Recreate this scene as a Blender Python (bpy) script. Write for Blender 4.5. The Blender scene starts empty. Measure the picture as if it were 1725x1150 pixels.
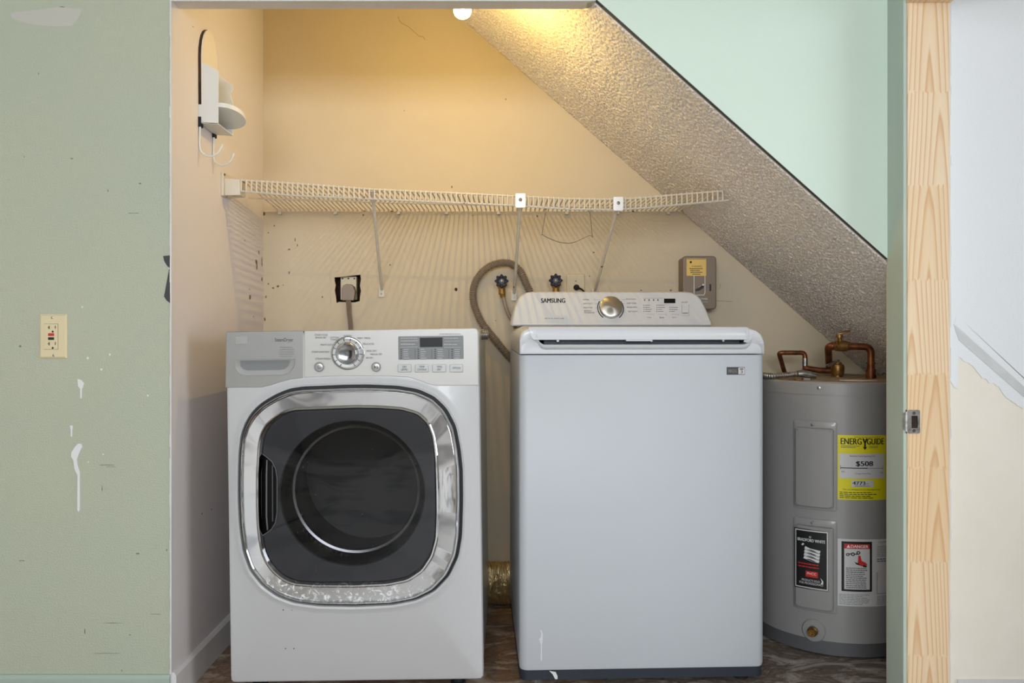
import bpy, bmesh, math, random
from mathutils import Vector, Matrix, noise
random.seed(7)
C = bpy.context.scene.collection
PI = math.pi
# ------------------------------------------------------------------ camera, world, lights, exposure
F, CX, HY, CZ = 1450.0, 862.5, 548.0, 0.98        # focal length in pixels, principal column, horizon row, eye height
cam_d = bpy.data.cameras.new('camera'); cam = bpy.data.objects.new('camera', cam_d); C.objects.link(cam)
cam.location = (0, 0, CZ); cam.rotation_euler = (PI/2, 0, 0)
cam_d.sensor_fit = 'HORIZONTAL'; cam_d.sensor_width = 36.0; cam_d.lens = 36.0*F/1725
cam_d.shift_y = -(575-HY)/1725; cam_d.clip_start = 0.05
bpy.context.scene.camera = cam
vs = bpy.context.scene.view_settings
vs.view_transform = 'Standard'; vs.look = 'None'; vs.gamma = 1.0; vs.use_curve_mapping = False
vs.exposure = 0.2
w = bpy.data.worlds.new('world'); bpy.context.scene.world = w; w.use_nodes = True
w.node_tree.nodes['Background'].inputs[0].default_value = (0.75, 0.85, 1.0, 1)
w.node_tree.nodes['Background'].inputs[1].default_value = 0.6
def area(name, loc, rot, sx, sy, power, col):
    d = bpy.data.lights.new(name, 'AREA'); d.shape = 'RECTANGLE'; d.size = sx; d.size_y = sy
    d.energy = power; d.color = col
    o = bpy.data.objects.new(name, d); C.objects.link(o); o.location = loc; o.rotation_euler = rot
    return o
area('side_window_daylight', (3.0, 0.75, 1.25), (PI/2, 0, PI/2+0.2), 1.5, 1.5, 36, (0.90, 0.95, 1.0))
area('rear_fill_light', (-0.2, -2.85, 1.82), (PI/2-.12, 0, 0), 2.6, 0.9, 108, (0.90, 0.95, 1.0))  # added broad fill light behind the camera, for general brightening

def X(px, Y): return (px-CX)*Y/F
def Z(py, Y): return CZ-(py-HY)*Y/F
def P(px, py, Y): return Vector((X(px, Y), Y, Z(py, Y)))
def ray(px, py): return Vector((CX*0+(px-CX)/F, 1.0, -(py-HY)/F))
CAM = Vector((0, 0, CZ))

# ------------------------------------------------------------------ materials
def srgb(r, g, b):
    f = lambda c: (c/255/12.92) if c/255 <= 0.04045 else ((c/255+0.055)/1.055)**2.4
    return (f(r), f(g), f(b), 1)
class NT:
    def __init__(s, m): s.t = m.node_tree; s.n = s.t.nodes; s.l = s.t.links
    def add(s, typ, **k):
        n = s.n.new(typ)
        for a, v in k.items():
            if a == 'inp':
                for i, x in v.items():
                    if isinstance(x, bpy.types.NodeSocket): s.l.new(x, n.inputs[i])
                    else: n.inputs[i].default_value = x
            else: setattr(n, a, v)
        return n
    def math(s, op, a, b=None, clamp=False):
        n = s.add('ShaderNodeMath', operation=op, use_clamp=clamp)
        for i, x in enumerate([a, b]):
            if x is None: continue
            if isinstance(x, (int, float)): n.inputs[i].default_value = x
            else: s.l.new(x, n.inputs[i])
        return n.outputs[0]
    def ramp(s, fac, stops):
        n = s.add('ShaderNodeValToRGB'); s.l.new(fac, n.inputs[0])
        e = n.color_ramp.elements
        while len(e) < len(stops): e.new(0.5)
        for q, (p, c) in zip(e, stops): q.position = p; q.color = c
        return n.outputs[0]
    def mix(s, fac, a, b, blend='MIX'):
        n = s.add('ShaderNodeMix', data_type='RGBA', blend_type=blend)
        for i, x in ((0, fac), (6, a), (7, b)):
            if isinstance(x, bpy.types.NodeSocket): s.l.new(x, n.inputs[i])
            else: n.inputs[i].default_value = x
        return n.outputs[2]
def mat(name, col, rough=0.5, metal=0.0, bump=None, var=None, emit=None, coat=0.0, specks=None, spec=None):
    m = bpy.data.materials.new(name); m.use_nodes = True; t = NT(m)
    b = t.n['Principled BSDF']
    b.inputs['Base Color'].default_value = col; b.inputs['Roughness'].default_value = rough
    b.inputs['Metallic'].default_value = metal; b.inputs['Coat Weight'].default_value = coat
    if spec is not None: b.inputs['Specular IOR Level'].default_value = spec
    tc = t.add('ShaderNodeTexCoord').outputs['Object']
    c = None
    if var:                                             # (scale, second colour, low, high)
        n = t.add('ShaderNodeTexNoise', inp={0: tc, 'Scale': var[0], 'Detail': 6.0, 'Roughness': 0.6})
        f = t.ramp(n.outputs['Fac'], [(var[2], (0, 0, 0, 1)), (var[3], (1, 1, 1, 1))])
        c = t.mix(f, col, var[1])
    if specks:                                          # (scale, radius, density, colour)
        v = t.add('ShaderNodeTexVoronoi', inp={0: tc, 'Scale': specks[0]})
        near = t.math('LESS_THAN', v.outputs['Distance'], specks[1])
        pick = t.add('ShaderNodeSeparateColor', inp={0: v.outputs['Color']})
        on = t.math('LESS_THAN', pick.outputs[0], specks[2])
        c = t.mix(t.math('MULTIPLY', near, on), c if c else col, specks[3])
    if c: t.l.new(c, b.inputs['Base Color'])
    if bump:                                            # (scale, strength, distance)
        n = t.add('ShaderNodeTexNoise', inp={0: tc, 'Scale': bump[0], 'Detail': 3.0})
        bp = t.add('ShaderNodeBump', inp={'Height': n.outputs['Fac'], 'Strength': bump[1], 'Distance': bump[2]})
        t.l.new(bp.outputs[0], b.inputs['Normal'])
    if emit:
        b.inputs['Emission Color'].default_value = emit[0]; b.inputs['Emission Strength'].default_value = emit[1]
    return m
G = {}
G['green'] = mat('sage_wall_paint', srgb(182, 185, 164), 0.62, bump=(250, 0.6, 0.003), var=(1.6, srgb(177, 183, 165), .35, .7), specks=(9, .016, .10, srgb(95, 92, 80)))
G['mint'] = mat('mint_wall_paint', srgb(212, 228, 213), 0.5, bump=(160, 0.15, 0.002), var=(1.3, srgb(207, 224, 210), .35, .7), specks=(7, .012, .1, srgb(90, 100, 90)))
G['return'] = mat('green_return_paint', srgb(196, 208, 196), 0.6, bump=(80, 0.2, 0.002), var=(3, srgb(184, 198, 188), .35, .7), specks=(14, .03, .1, srgb(60, 64, 60)))
G['cream'] = mat('cream_wall_paint', srgb(206, 192, 168), 0.75, bump=(60, 0.12, 0.002), var=(2.0, srgb(199, 184, 159), .35, .7), specks=(13, .035, .13, srgb(110, 88, 66)))
G['white_wall'] = mat('white_alcove_paint', srgb(216, 209, 208), 0.7, bump=(60, 0.1, 0.002), specks=(10, .02, .12, srgb(130, 110, 95)))
G['white_right'] = mat('white_wall_paint', srgb(226, 228, 230), 0.6, bump=(220, 0.25, 0.002), specks=(9, .015, .12, srgb(150, 148, 145)))
G['cream_right'] = mat('bare_cream_plaster', srgb(234, 227, 214), 0.7, bump=(70, 0.1, 0.002), var=(4, srgb(228, 220, 206), .4, .7), specks=(10, .015, .15, srgb(120, 100, 90)))
G['trim_white'] = mat('trim_white_paint', srgb(216, 214, 214), 0.45, var=(5, srgb(205, 200, 196), .45, .75))
G['grey_patch'] = mat('grey_bare_strip', srgb(206, 206, 206), 0.7, var=(12, srgb(192, 192, 192), .4, .7))
G['spackle'] = mat('spackle_smear', srgb(190, 187, 178), 0.6)
G['drip'] = mat('white_paint_drip', srgb(225, 226, 226), 0.35)
G['scuff'] = mat('grey_green_scuff', srgb(122, 124, 108), 0.7)
G['torn'] = mat('torn_paper_core', srgb(72, 72, 74), 0.9)
G['green_trim'] = mat('green_baseboard_paint', srgb(168, 183, 172), 0.5, specks=(12, .03, .1, srgb(110, 80, 70)))
G['popcorn'] = mat('popcorn_texture', srgb(246, 238, 231), 0.95, bump=(330, 0.4, 0.003))
G['room'] = mat('room_wall_paint', srgb(212, 208, 200), 0.8)
G['room_dark'] = mat('room_dark_panel', srgb(70, 55, 48), 0.6, var=(3, srgb(110, 80, 65), .4, .6))
G['room_ceiling'] = mat('room_ceiling_paint', srgb(205, 205, 200), 0.9)
G['appl'] = mat('dryer_white_enamel', srgb(196, 196, 198), 0.32, coat=0.2, specks=(16, .02, .06, srgb(120, 118, 115)))
G['appl2'] = mat('washer_white_enamel', srgb(190, 194, 200), 0.42, spec=.35)
G['plast'] = mat('washer_white_plastic', srgb(216, 217, 220), 0.3, coat=0.2)
G['silver'] = mat('silver_panel_plastic', srgb(186, 184, 180), 0.38, metal=0.25)
G['silver2'] = mat('silver_drawer_plastic', srgb(152, 151, 148), 0.38, metal=0.25)
G['silver_btn'] = mat('silver_button', srgb(170, 170, 168), 0.3, metal=0.4)
G['grey_disp'] = mat('grey_display_frame', srgb(120, 121, 122), 0.4)
G['lcd'] = mat('black_display', srgb(14, 14, 12), 0.4, spec=.3)
G['print'] = mat('dark_grey_print', srgb(70, 70, 70), 0.6)
G['print_l'] = mat('light_grey_print', srgb(140, 140, 138), 0.6)
G['white_print'] = mat('white_print', srgb(225, 225, 225), 0.5)
G['print_l2'] = mat('pale_print', srgb(175, 175, 175), 0.6)
G['black'] = mat('black_print', srgb(18, 18, 20), 0.5)
G['groove'] = mat('black_door_seal', srgb(26, 28, 30), 0.6)
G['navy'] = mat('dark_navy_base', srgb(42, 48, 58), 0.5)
G['rubber'] = mat('black_rubber', srgb(25, 25, 27), 0.8)
G['door_grey'] = mat('dark_door_plastic', srgb(100, 100, 102), 0.45)
G['black_gloss'] = mat('black_gloss_plastic', srgb(8, 8, 9), 0.35, spec=.3)
G['drum'] = mat('dark_drum_metal', srgb(9, 9, 10), 0.5)
G['steel'] = mat('steel', srgb(150, 150, 150), 0.25, metal=1.0)
G['galv'] = mat('galvanised_metal', srgb(185, 182, 178), 0.35, metal=0.9, var=(60, srgb(120, 116, 112), .4, .7))
G['heater'] = mat('heater_grey_enamel', srgb(150, 148, 147), 0.32, coat=0.25, specks=(12, .02, .05, srgb(90, 80, 75)))
G['heater_base'] = mat('heater_grey_base', srgb(92, 92, 94), 0.5)
G['heater_top'] = mat('dusty_heater_top', srgb(165, 148, 128), 0.9, var=(20, srgb(110, 84, 62), .45, .7))
G['yellow'] = mat('yellow_label', srgb(226, 214, 20), 0.5)
G['paper'] = mat('white_label', srgb(205, 203, 203), 0.5, var=(18, srgb(196, 180, 165), .6, .8))
G['red'] = mat('red_label', srgb(200, 40, 35), 0.5)
G['label_amber'] = mat('amber_warning_label', srgb(222, 186, 96), 0.5)
G['taupe'] = mat('taupe_timer_paint', srgb(122, 106, 90), 0.45, metal=0.2)
G['copper'] = mat('aged_copper', srgb(150, 92, 58), 0.4, metal=0.75, var=(25, srgb(92, 54, 38), .4, .65))
G['brass'] = mat('aged_brass', srgb(170, 130, 70), 0.4, metal=0.8, var=(40, srgb(100, 72, 42), .4, .7))
G['wire'] = mat('white_vinyl_wire', srgb(208, 200, 186), 0.45, specks=(40, .2, .2, srgb(130, 98, 70)))
G['wire_dark'] = mat('bare_steel_wire', srgb(120, 110, 98), 0.4, metal=0.8)
G['caddy'] = mat('white_caddy_plastic', srgb(212, 212, 208), 0.4)
G['caddy_b'] = mat('ivory_caddy_backing', srgb(224, 216, 204), 0.6, specks=(45, .12, .3, srgb(150, 140, 125)))
G['hose'] = mat('grey_drain_hose', srgb(134, 118, 102), 0.5)
G['hose_s'] = mat('grey_supply_hose', srgb(150, 136, 120), 0.5)
G['blue_h'] = mat('dark_blue_valve_handle', srgb(34, 36, 54), 0.45)
G['plate_b'] = mat('beige_wall_plate', srgb(196, 180, 146), 0.45)
G['ivory'] = mat('ivory_outlet_plastic', srgb(222, 206, 168), 0.35)
G['cord'] = mat('grey_brown_cord', srgb(120, 104, 88), 0.5)
G['plug'] = mat('grey_plug_rubber', srgb(146, 134, 124), 0.6)
G['hole'] = mat('brown_cavity', srgb(70, 46, 32), 0.9, var=(14, srgb(35, 24, 18), .4, .6))
G['mark'] = mat('brown_wall_mark', srgb(116, 94, 72), 0.8)
G['crack'] = mat('brown_hairline_crack', srgb(165, 132, 92), 0.8)
G['scrap'] = mat('white_scrap', srgb(225, 212, 196), 0.8)
G['scrap_b'] = mat('brown_debris', srgb(150, 112, 74), 0.9, var=(60, srgb(90, 60, 38), .4, .6))
G['filament'] = mat('glowing_filament', srgb(255, 240, 200), 0.3, emit=((1.0, 0.68, 0.19, 1), 300.0))
def m_bulb():
    m = bpy.data.materials.new('frosted_bulb_glass'); m.use_nodes = True; t = NT(m); t.n.remove(t.n['Principled BSDF'])
    tr = t.add('ShaderNodeBsdfTransparent', inp={0: (1, 1, 1, 1)}); em = t.add('ShaderNodeEmission', inp={0: (1, .80, .45, 1), 1: 14.0})
    mx = t.add('ShaderNodeMixShader', inp={0: .25}); t.l.new(tr.outputs[0], mx.inputs[1]); t.l.new(em.outputs[0], mx.inputs[2])
    t.l.new(mx.outputs[0], t.n['Material Output'].inputs[0]); return m
G['bulb'] = m_bulb()
G['porcelain'] = mat('white_porcelain', srgb(225, 222, 215), 0.3)

def m_floor():
    m = bpy.data.materials.new('stained_concrete'); m.use_nodes = True; t = NT(m); b = t.n['Principled BSDF']
    tc = t.add('ShaderNodeTexCoord').outputs['Object']
    mp = t.add('ShaderNodeMapping', inp={0: tc, 'Scale': (1.0, 1.9, 1)}).outputs[0]
    n1 = t.add('ShaderNodeTexNoise', inp={0: mp, 'Scale': 5.0, 'Detail': 10.0, 'Roughness': 0.7, 'Distortion': 1.6})
    n2 = t.add('ShaderNodeTexNoise', inp={0: mp, 'Scale': 2.2, 'Detail': 3.0})
    n3 = t.add('ShaderNodeTexNoise', inp={0: tc, 'Scale': 45.0, 'Detail': 8.0, 'Roughness': 0.75})
    c1 = t.ramp(n1.outputs['Fac'], [(.28, srgb(74, 60, 50)), (.40, srgb(140, 126, 112)), (.48, srgb(100, 86, 76)), (.58, srgb(172, 162, 150)), (.72, srgb(205, 200, 192))])
    sx = t.add('ShaderNodeSeparateXYZ', inp={0: tc}).outputs[0]
    warm = t.math('MULTIPLY', t.math('LESS_THAN', sx, 0.25), 0.55)
    c1 = t.mix(t.math('MULTIPLY', n2.outputs['Fac'], warm), c1, srgb(150, 96, 44))
    c2 = t.mix(t.ramp(n3.outputs['Fac'], [(.56, (0, 0, 0, 1)), (.66, (.7, .7, .7, 1))]), c1, srgb(40, 32, 28))
    t.l.new(c2, b.inputs['Base Color']); b.inputs['Roughness'].default_value = 0.7
    bp = t.add('ShaderNodeBump', inp={'Height': n1.outputs['Fac'], 'Strength': .3, 'Distance': .01})
    t.l.new(bp.outputs[0], b.inputs['Normal']); return m
G['floor'] = m_floor()
G['room_floor'] = mat('pale_room_floor', srgb(206, 200, 194), 0.5, var=(2.2, srgb(105, 96, 92), .50, .58))
def m_wood():
    m = bpy.data.materials.new('finger_jointed_pine'); m.use_nodes = True; t = NT(m); b = t.n['Principled BSDF']
    tc = t.add('ShaderNodeTexCoord').outputs['Object']
    s = t.add('ShaderNodeSeparateXYZ', inp={0: tc}); x, z = s.outputs[0], s.outputs[2]
    # finger joints: block borders shift in a comb pattern
    comb = t.math('MULTIPLY', t.math('PINGPONG', x, 0.006), 1.6)
    zb = t.math('ADD', t.math('MULTIPLY', t.math('ADD', z, comb), 4.3), 0.28)
    blk = t.math('FLOOR', zb); wn = t.add('ShaderNodeTexWhiteNoise', noise_dimensions='1D', inp={'W': blk})
    cs = t.add('ShaderNodeSeparateColor', inp={0: wn.outputs['Color']})
    off = t.math('ADD', 0.99, t.math('MULTIPLY', cs.outputs[0], 0.075))
    fz = t.math('FRACT', zb)
    nz = t.add('ShaderNodeTexNoise', inp={0: t.add('ShaderNodeMapping', inp={0: tc, 'Scale': (9, 9, .9), 'Location': (0, 0, 0)}).outputs[0], 'Scale': 1.0, 'Detail': 2.0})
    dx = t.math('SUBTRACT', x, off)
    v = t.math('ADD', t.math('MULTIPLY', t.math('POWER', t.math('ABSOLUTE', dx), 1.5), 300.0), t.math('MULTIPLY', fz, 1.0))
    v = t.math('ADD', v, t.math('MULTIPLY', nz.outputs['Fac'], 2.6))
    v = t.math('ADD', v, t.math('MULTIPLY', cs.outputs[1], 7.0))
    fr = t.math('FRACT', v)
    ring = t.ramp(fr, [(0, (0, 0, 0, 1)), (.55, (.18, .18, .18, 1)), (.86, (1, 1, 1, 1)), (.94, (.3, .3, .3, 1)), (1, (0, 0, 0, 1))])
    base = t.mix(cs.outputs[2], srgb(238, 219, 190), srgb(232, 204, 164))
    c = t.mix(t.math('MULTIPLY', ring, .75), base, srgb(204, 154, 104))
    fine = t.add('ShaderNodeTexNoise', inp={0: t.add('ShaderNodeMapping', inp={0: tc, 'Scale': (260, 260, 5)}).outputs[0], 'Scale': 1.0})
    c = t.mix(t.math('MULTIPLY', fine.outputs['Fac'], .22), c, srgb(206, 158, 108))
    vo = t.add('ShaderNodeTexVoronoi', inp={0: tc, 'Scale': 13.0})
    pick = t.add('ShaderNodeSeparateColor', inp={0: vo.outputs['Color']})
    kn = t.math('MULTIPLY', t.math('LESS_THAN', vo.outputs['Distance'], .032), t.math('LESS_THAN', pick.outputs[0], .3))
    c = t.mix(kn, c, srgb(60, 36, 22))
    t.l.new(c, b.inputs['Base Color']); b.inputs['Roughness'].default_value = 0.55
    return m
G['wood'] = m_wood()
def m_chrome():
    m = bpy.data.materials.new('scuffed_chrome'); m.use_nodes = True; t = NT(m); b = t.n['Principled BSDF']
    tc = t.add('ShaderNodeTexCoord').outputs['Object']
    n = t.add('ShaderNodeTexNoise', inp={0: tc, 'Scale': 55.0, 'Detail': 8.0, 'Roughness': .75, 'Distortion': 1.0})
    sx = t.add('ShaderNodeSeparateXYZ', inp={0: tc})
    low = t.ramp(t.math('MULTIPLY', sx.outputs[2], 1.0), [(.24, (1, 1, 1, 1)), (.40, (0, 0, 0, 1))])
    sc = t.math('MULTIPLY', t.ramp(n.outputs['Fac'], [(.5, (0, 0, 0, 1)), (.66, (1, 1, 1, 1))]), low)
    t.l.new(t.mix(sc, srgb(196, 197, 200), srgb(225, 224, 220)), b.inputs['Base Color'])
    b.inputs['Metallic'].default_value = 1.0
    r = t.math('ADD', t.math('ADD', t.math('MULTIPLY', low, .16), .045), t.math('MULTIPLY', sc, .4))
    t.l.new(r, b.inputs['Roughness']); return m
G['chrome'] = m_chrome()
def m_smoke():
    m = bpy.data.materials.new('smoked_glass'); m.use_nodes = True; t = NT(m)
    t.n.remove(t.n['Principled BSDF'])
    tc = t.add('ShaderNodeTexCoord').outputs['Object']
    tr = t.add('ShaderNodeBsdfTransparent', inp={0: (.52, .52, .54, 1)})
    gl = t.add('ShaderNodeBsdfGlossy', inp={0: (1, 1, 1, 1), 'Roughness': .03})
    df = t.add('ShaderNodeBsdfDiffuse', inp={0: srgb(190, 190, 190)})
    fr = t.add('ShaderNodeFresnel', inp={'IOR': 1.36})
    m1 = t.add('ShaderNodeMixShader', inp={0: fr.outputs[0]}); t.l.new(tr.outputs[0], m1.inputs[1]); t.l.new(gl.outputs[0], m1.inputs[2])
    n = t.add('ShaderNodeTexNoise', inp={0: tc, 'Scale': 7.0, 'Detail': 6.0, 'Distortion': 2.0})
    v = t.add('ShaderNodeTexVoronoi', inp={0: tc, 'Scale': 48.0})
    dust = t.math('ADD', t.math('MULTIPLY', n.outputs['Fac'], .014), t.math('MULTIPLY', t.math('LESS_THAN', v.outputs['Distance'], .045), .35))
    m2 = t.add('ShaderNodeMixShader', inp={0: dust}); t.l.new(m1.outputs[0], m2.inputs[1]); t.l.new(df.outputs[0], m2.inputs[2])
    t.l.new(m2.outputs[0], t.n['Material Output'].inputs[0]); return m
G['smoke'] = m_smoke()
def m_brushed():                                         # radially brushed dial
    m = bpy.data.materials.new('spun_aluminium'); m.use_nodes = True; t = NT(m); b = t.n['Principled BSDF']
    b.inputs['Metallic'].default_value = 1; b.inputs['Roughness'].default_value = .28; b.inputs['Base Color'].default_value = srgb(200, 196, 190)
    b.inputs['Anisotropic'].default_value = .85
    tg = t.add('ShaderNodeTangent', direction_type='RADIAL', axis='Y'); t.l.new(tg.outputs[0], b.inputs['Tangent'])
    return m
G['dial_cap'] = mat('chrome_dark_reflection', srgb(150, 150, 152), 0.12, metal=1.0)  # chrome darkened to carry the dark reflection in the dial centre
G['disp_btn'] = mat('grey_display_button', srgb(146, 147, 148), 0.4)
G['brushed'] = m_brushed()
def m_foil():
    m = bpy.data.materials.new('crinkled_foil'); m.use_nodes = True; t = NT(m); b = t.n['Principled BSDF']
    b.inputs['Metallic'].default_value = .85; b.inputs['Roughness'].default_value = .38; b.inputs['Base Color'].default_value = srgb(205, 180, 130)
    tc = t.add('ShaderNodeTexCoord').outputs['Object']
    n = t.add('ShaderNodeTexNoise', inp={0: t.add('ShaderNodeMapping', inp={0: tc, 'Scale': (60, 22, 22), 'Rotation': (0, .5, 0)}).outputs[0], 'Scale': 1.0, 'Detail': 4.0, 'Distortion': 1.0})
    bp = t.add('ShaderNodeBump', inp={'Height': n.outputs['Fac'], 'Strength': 1.0, 'Distance': .015}); t.l.new(bp.outputs[0], b.inputs['Normal'])
    return m
G['foil'] = m_foil()

# ------------------------------------------------------------------ mesh helpers
RM = {}                                                   # root matrices of things
def thing(name, label, cat, loc=(0, 0, 0), rot=(0, 0, 0), group=None):
    o = bpy.data.objects.new(name, None); C.objects.link(o); o.location = loc; o.rotation_euler = rot
    o.empty_display_size = .05
    o['label'] = label; o['category'] = cat
    if group: o['group'] = group
    from mathutils import Euler
    RM[o.name] = Matrix.Translation(loc) @ Euler(rot).to_matrix().to_4x4()
    return o
def rootm(o):
    while o.parent: o = o.parent
    return RM.get(o.name, Matrix.Identity(4))
def part(name, bm, m, parent=None, local=False, smooth=False, bevel=0, seg=3, label=None, keepn=False):
    if parent is not None and not local:
        bmesh.ops.transform(bm, matrix=rootm(parent).inverted(), verts=bm.verts)
    if not keepn: bmesh.ops.recalc_face_normals(bm, faces=bm.faces)
    me = bpy.data.meshes.new(name); bm.to_mesh(me); bm.free()
    for q in (m if isinstance(m, (list, tuple)) else [m]): me.materials.append(G[q])
    o = bpy.data.objects.new(name, me); C.objects.link(o)
    if parent is not None: o.parent = parent
    if smooth:
        for p in me.polygons: p.use_smooth = True
        if smooth != 'all':
            me.set_sharp_from_angle(angle=math.radians(38))
    if bevel:
        b = o.modifiers.new('bevel', 'BEVEL'); b.width = bevel; b.segments = seg; b.limit_method = 'ANGLE'; b.angle_limit = math.radians(40)
        for p in me.polygons: p.use_smooth = True
        b.harden_normals = True
    if label: o['label'] = label
    return o
def struct(name, bm, m, **k):
    o = part(name, bm, m, **k); o['kind'] = 'structure'; return o
def tag(o, label, cat, group=None):
    o['label'] = label; o['category'] = cat
    if group: o['group'] = group
    return o
def N(): return bmesh.new()
def box(bm, x0, x1, y0, y1, z0, z1, mi=0):
    vs_ = [bm.verts.new((x, y, z)) for x in (x0, x1) for y in (y0, y1) for z in (z0, z1)]
    for f in ((0, 1, 3, 2), (4, 6, 7, 5), (0, 4, 5, 1), (2, 3, 7, 6), (0, 2, 6, 4), (1, 5, 7, 3)):
        bm.faces.new([vs_[i] for i in f]).material_index = mi
    return bm
def bx(*a): return box(N(), *a)
def prism(bm, pts, vec, mi=0):                             # closed outline extruded along vec
    a = [bm.verts.new(p) for p in pts]; b = [bm.verts.new(Vector(p)+Vector(vec)) for p in pts]
    bm.faces.new(a).material_index = mi; bm.faces.new(b[::-1]).material_index = mi
    for i in range(len(a)):
        j = (i+1) % len(a); bm.faces.new((a[j], a[i], b[i], b[j])).material_index = mi
    return bm
def loft(bm, rings, closed=True, cap0=False, cap1=False, mis=None):
    rv = [[bm.verts.new(p) for p in r] for r in rings]
    n = len(rings[0])
    for k in range(len(rv)-1):
        for i in range(n if closed else n-1):
            j = (i+1) % n
            try: f = bm.faces.new((rv[k][i], rv[k][j], rv[k+1][j], rv[k+1][i])); f.material_index = mis[k] if mis else 0
            except ValueError: pass
    if cap0: bm.faces.new(rv[0][::-1]).material_index = mis[0] if mis else 0
    if cap1: bm.faces.new(rv[-1]).material_index = mis[-1] if mis else 0
    return bm
def circ(c, u, v, r, n=24): return [Vector(c)+u*(r*math.cos(2*PI*i/n))+v*(r*math.sin(2*PI*i/n)) for i in range(n)]
def frame(d):
    d = Vector(d).normalized(); a = Vector((0, 0, 1)) if abs(d.z) < .9 else Vector((1, 0, 0))
    u = d.cross(a).normalized(); return u, d.cross(u).normalized()
def cyl(bm, p0, p1, r0, r1=None, n=24, mi=0):
    p0, p1 = Vector(p0), Vector(p1); u, v = frame(p1-p0); r1 = r0 if r1 is None else r1
    return loft(bm, [circ(p0, u, v, r0, n), circ(p1, u, v, r1, n)], cap0=True, cap1=True, mis=[mi])
def lathe(bm, c, d, prof, n=32, mis=None, cap=True):       # prof: (distance along d, radius)
    c = Vector(c); d = Vector(d).normalized(); u, v = frame(d)
    return loft(bm, [circ(c+d*t, u, v, max(r, 1e-4), n) for t, r in prof], cap0=cap, cap1=cap, mis=mis)
def smooth_path(pts, k=8):
    pts = [Vector(p) for p in pts]; out = []
    for i in range(len(pts)-1):
        a, b, c, d = pts[max(i-1, 0)], pts[i], pts[i+1], pts[min(i+2, len(pts)-1)]
        for s in range(k):
            t = s/k
            out.append(.5*((2*b)+(-a+c)*t+(2*a-5*b+4*c-d)*t*t+(-a+3*b-3*c+d)*t**3))
    out.append(pts[-1]); return out
def tube(bm, pts, r, n=10, mi=0, caps=True):               # r: number or function of (index, arclength)
    pts = [Vector(p) for p in pts]; rings = []; u = None; s = 0
    for i, p in enumerate(pts):
        d = (pts[min(i+1, len(pts)-1)]-pts[max(i-1, 0)]).normalized()
        if u is None: u, v = frame(d)
        else:
            u = (u-d*u.dot(d)).normalized(); v = d.cross(u)
        if i: s += (p-pts[i-1]).length
        rr = r(i, s) if callable(r) else r
        rings.append([p+u*(rr*math.cos(2*PI*k/n))+v*(rr*math.sin(2*PI*k/n)) for k in range(n)])
    return loft(bm, rings, cap0=caps, cap1=caps, mis=[mi]*len(rings))
def resample(pts, step):
    pts = [Vector(p) for p in pts]; out = [pts[0]]; acc = 0
    for a, b in zip(pts, pts[1:]):
        L = (b-a).length
        while acc+L >= step:
            t = (step-acc)/L; a = a.lerp(b, t); out.append(a); L = (b-a).length; acc = 0
        acc += L
    return out
def rrect(x0, x1, z0, z1, r, k=6):
    out = []
    for cx, cz, a0 in ((x1-r, z1-r, 0), (x0+r, z1-r, 90), (x0+r, z0+r, 180), (x1-r, z0+r, 270)):
        for i in range(k+1):
            a = math.radians(a0+90*i/k); out.append((cx+r*math.cos(a), cz+r*math.sin(a)))
    return out

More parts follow.
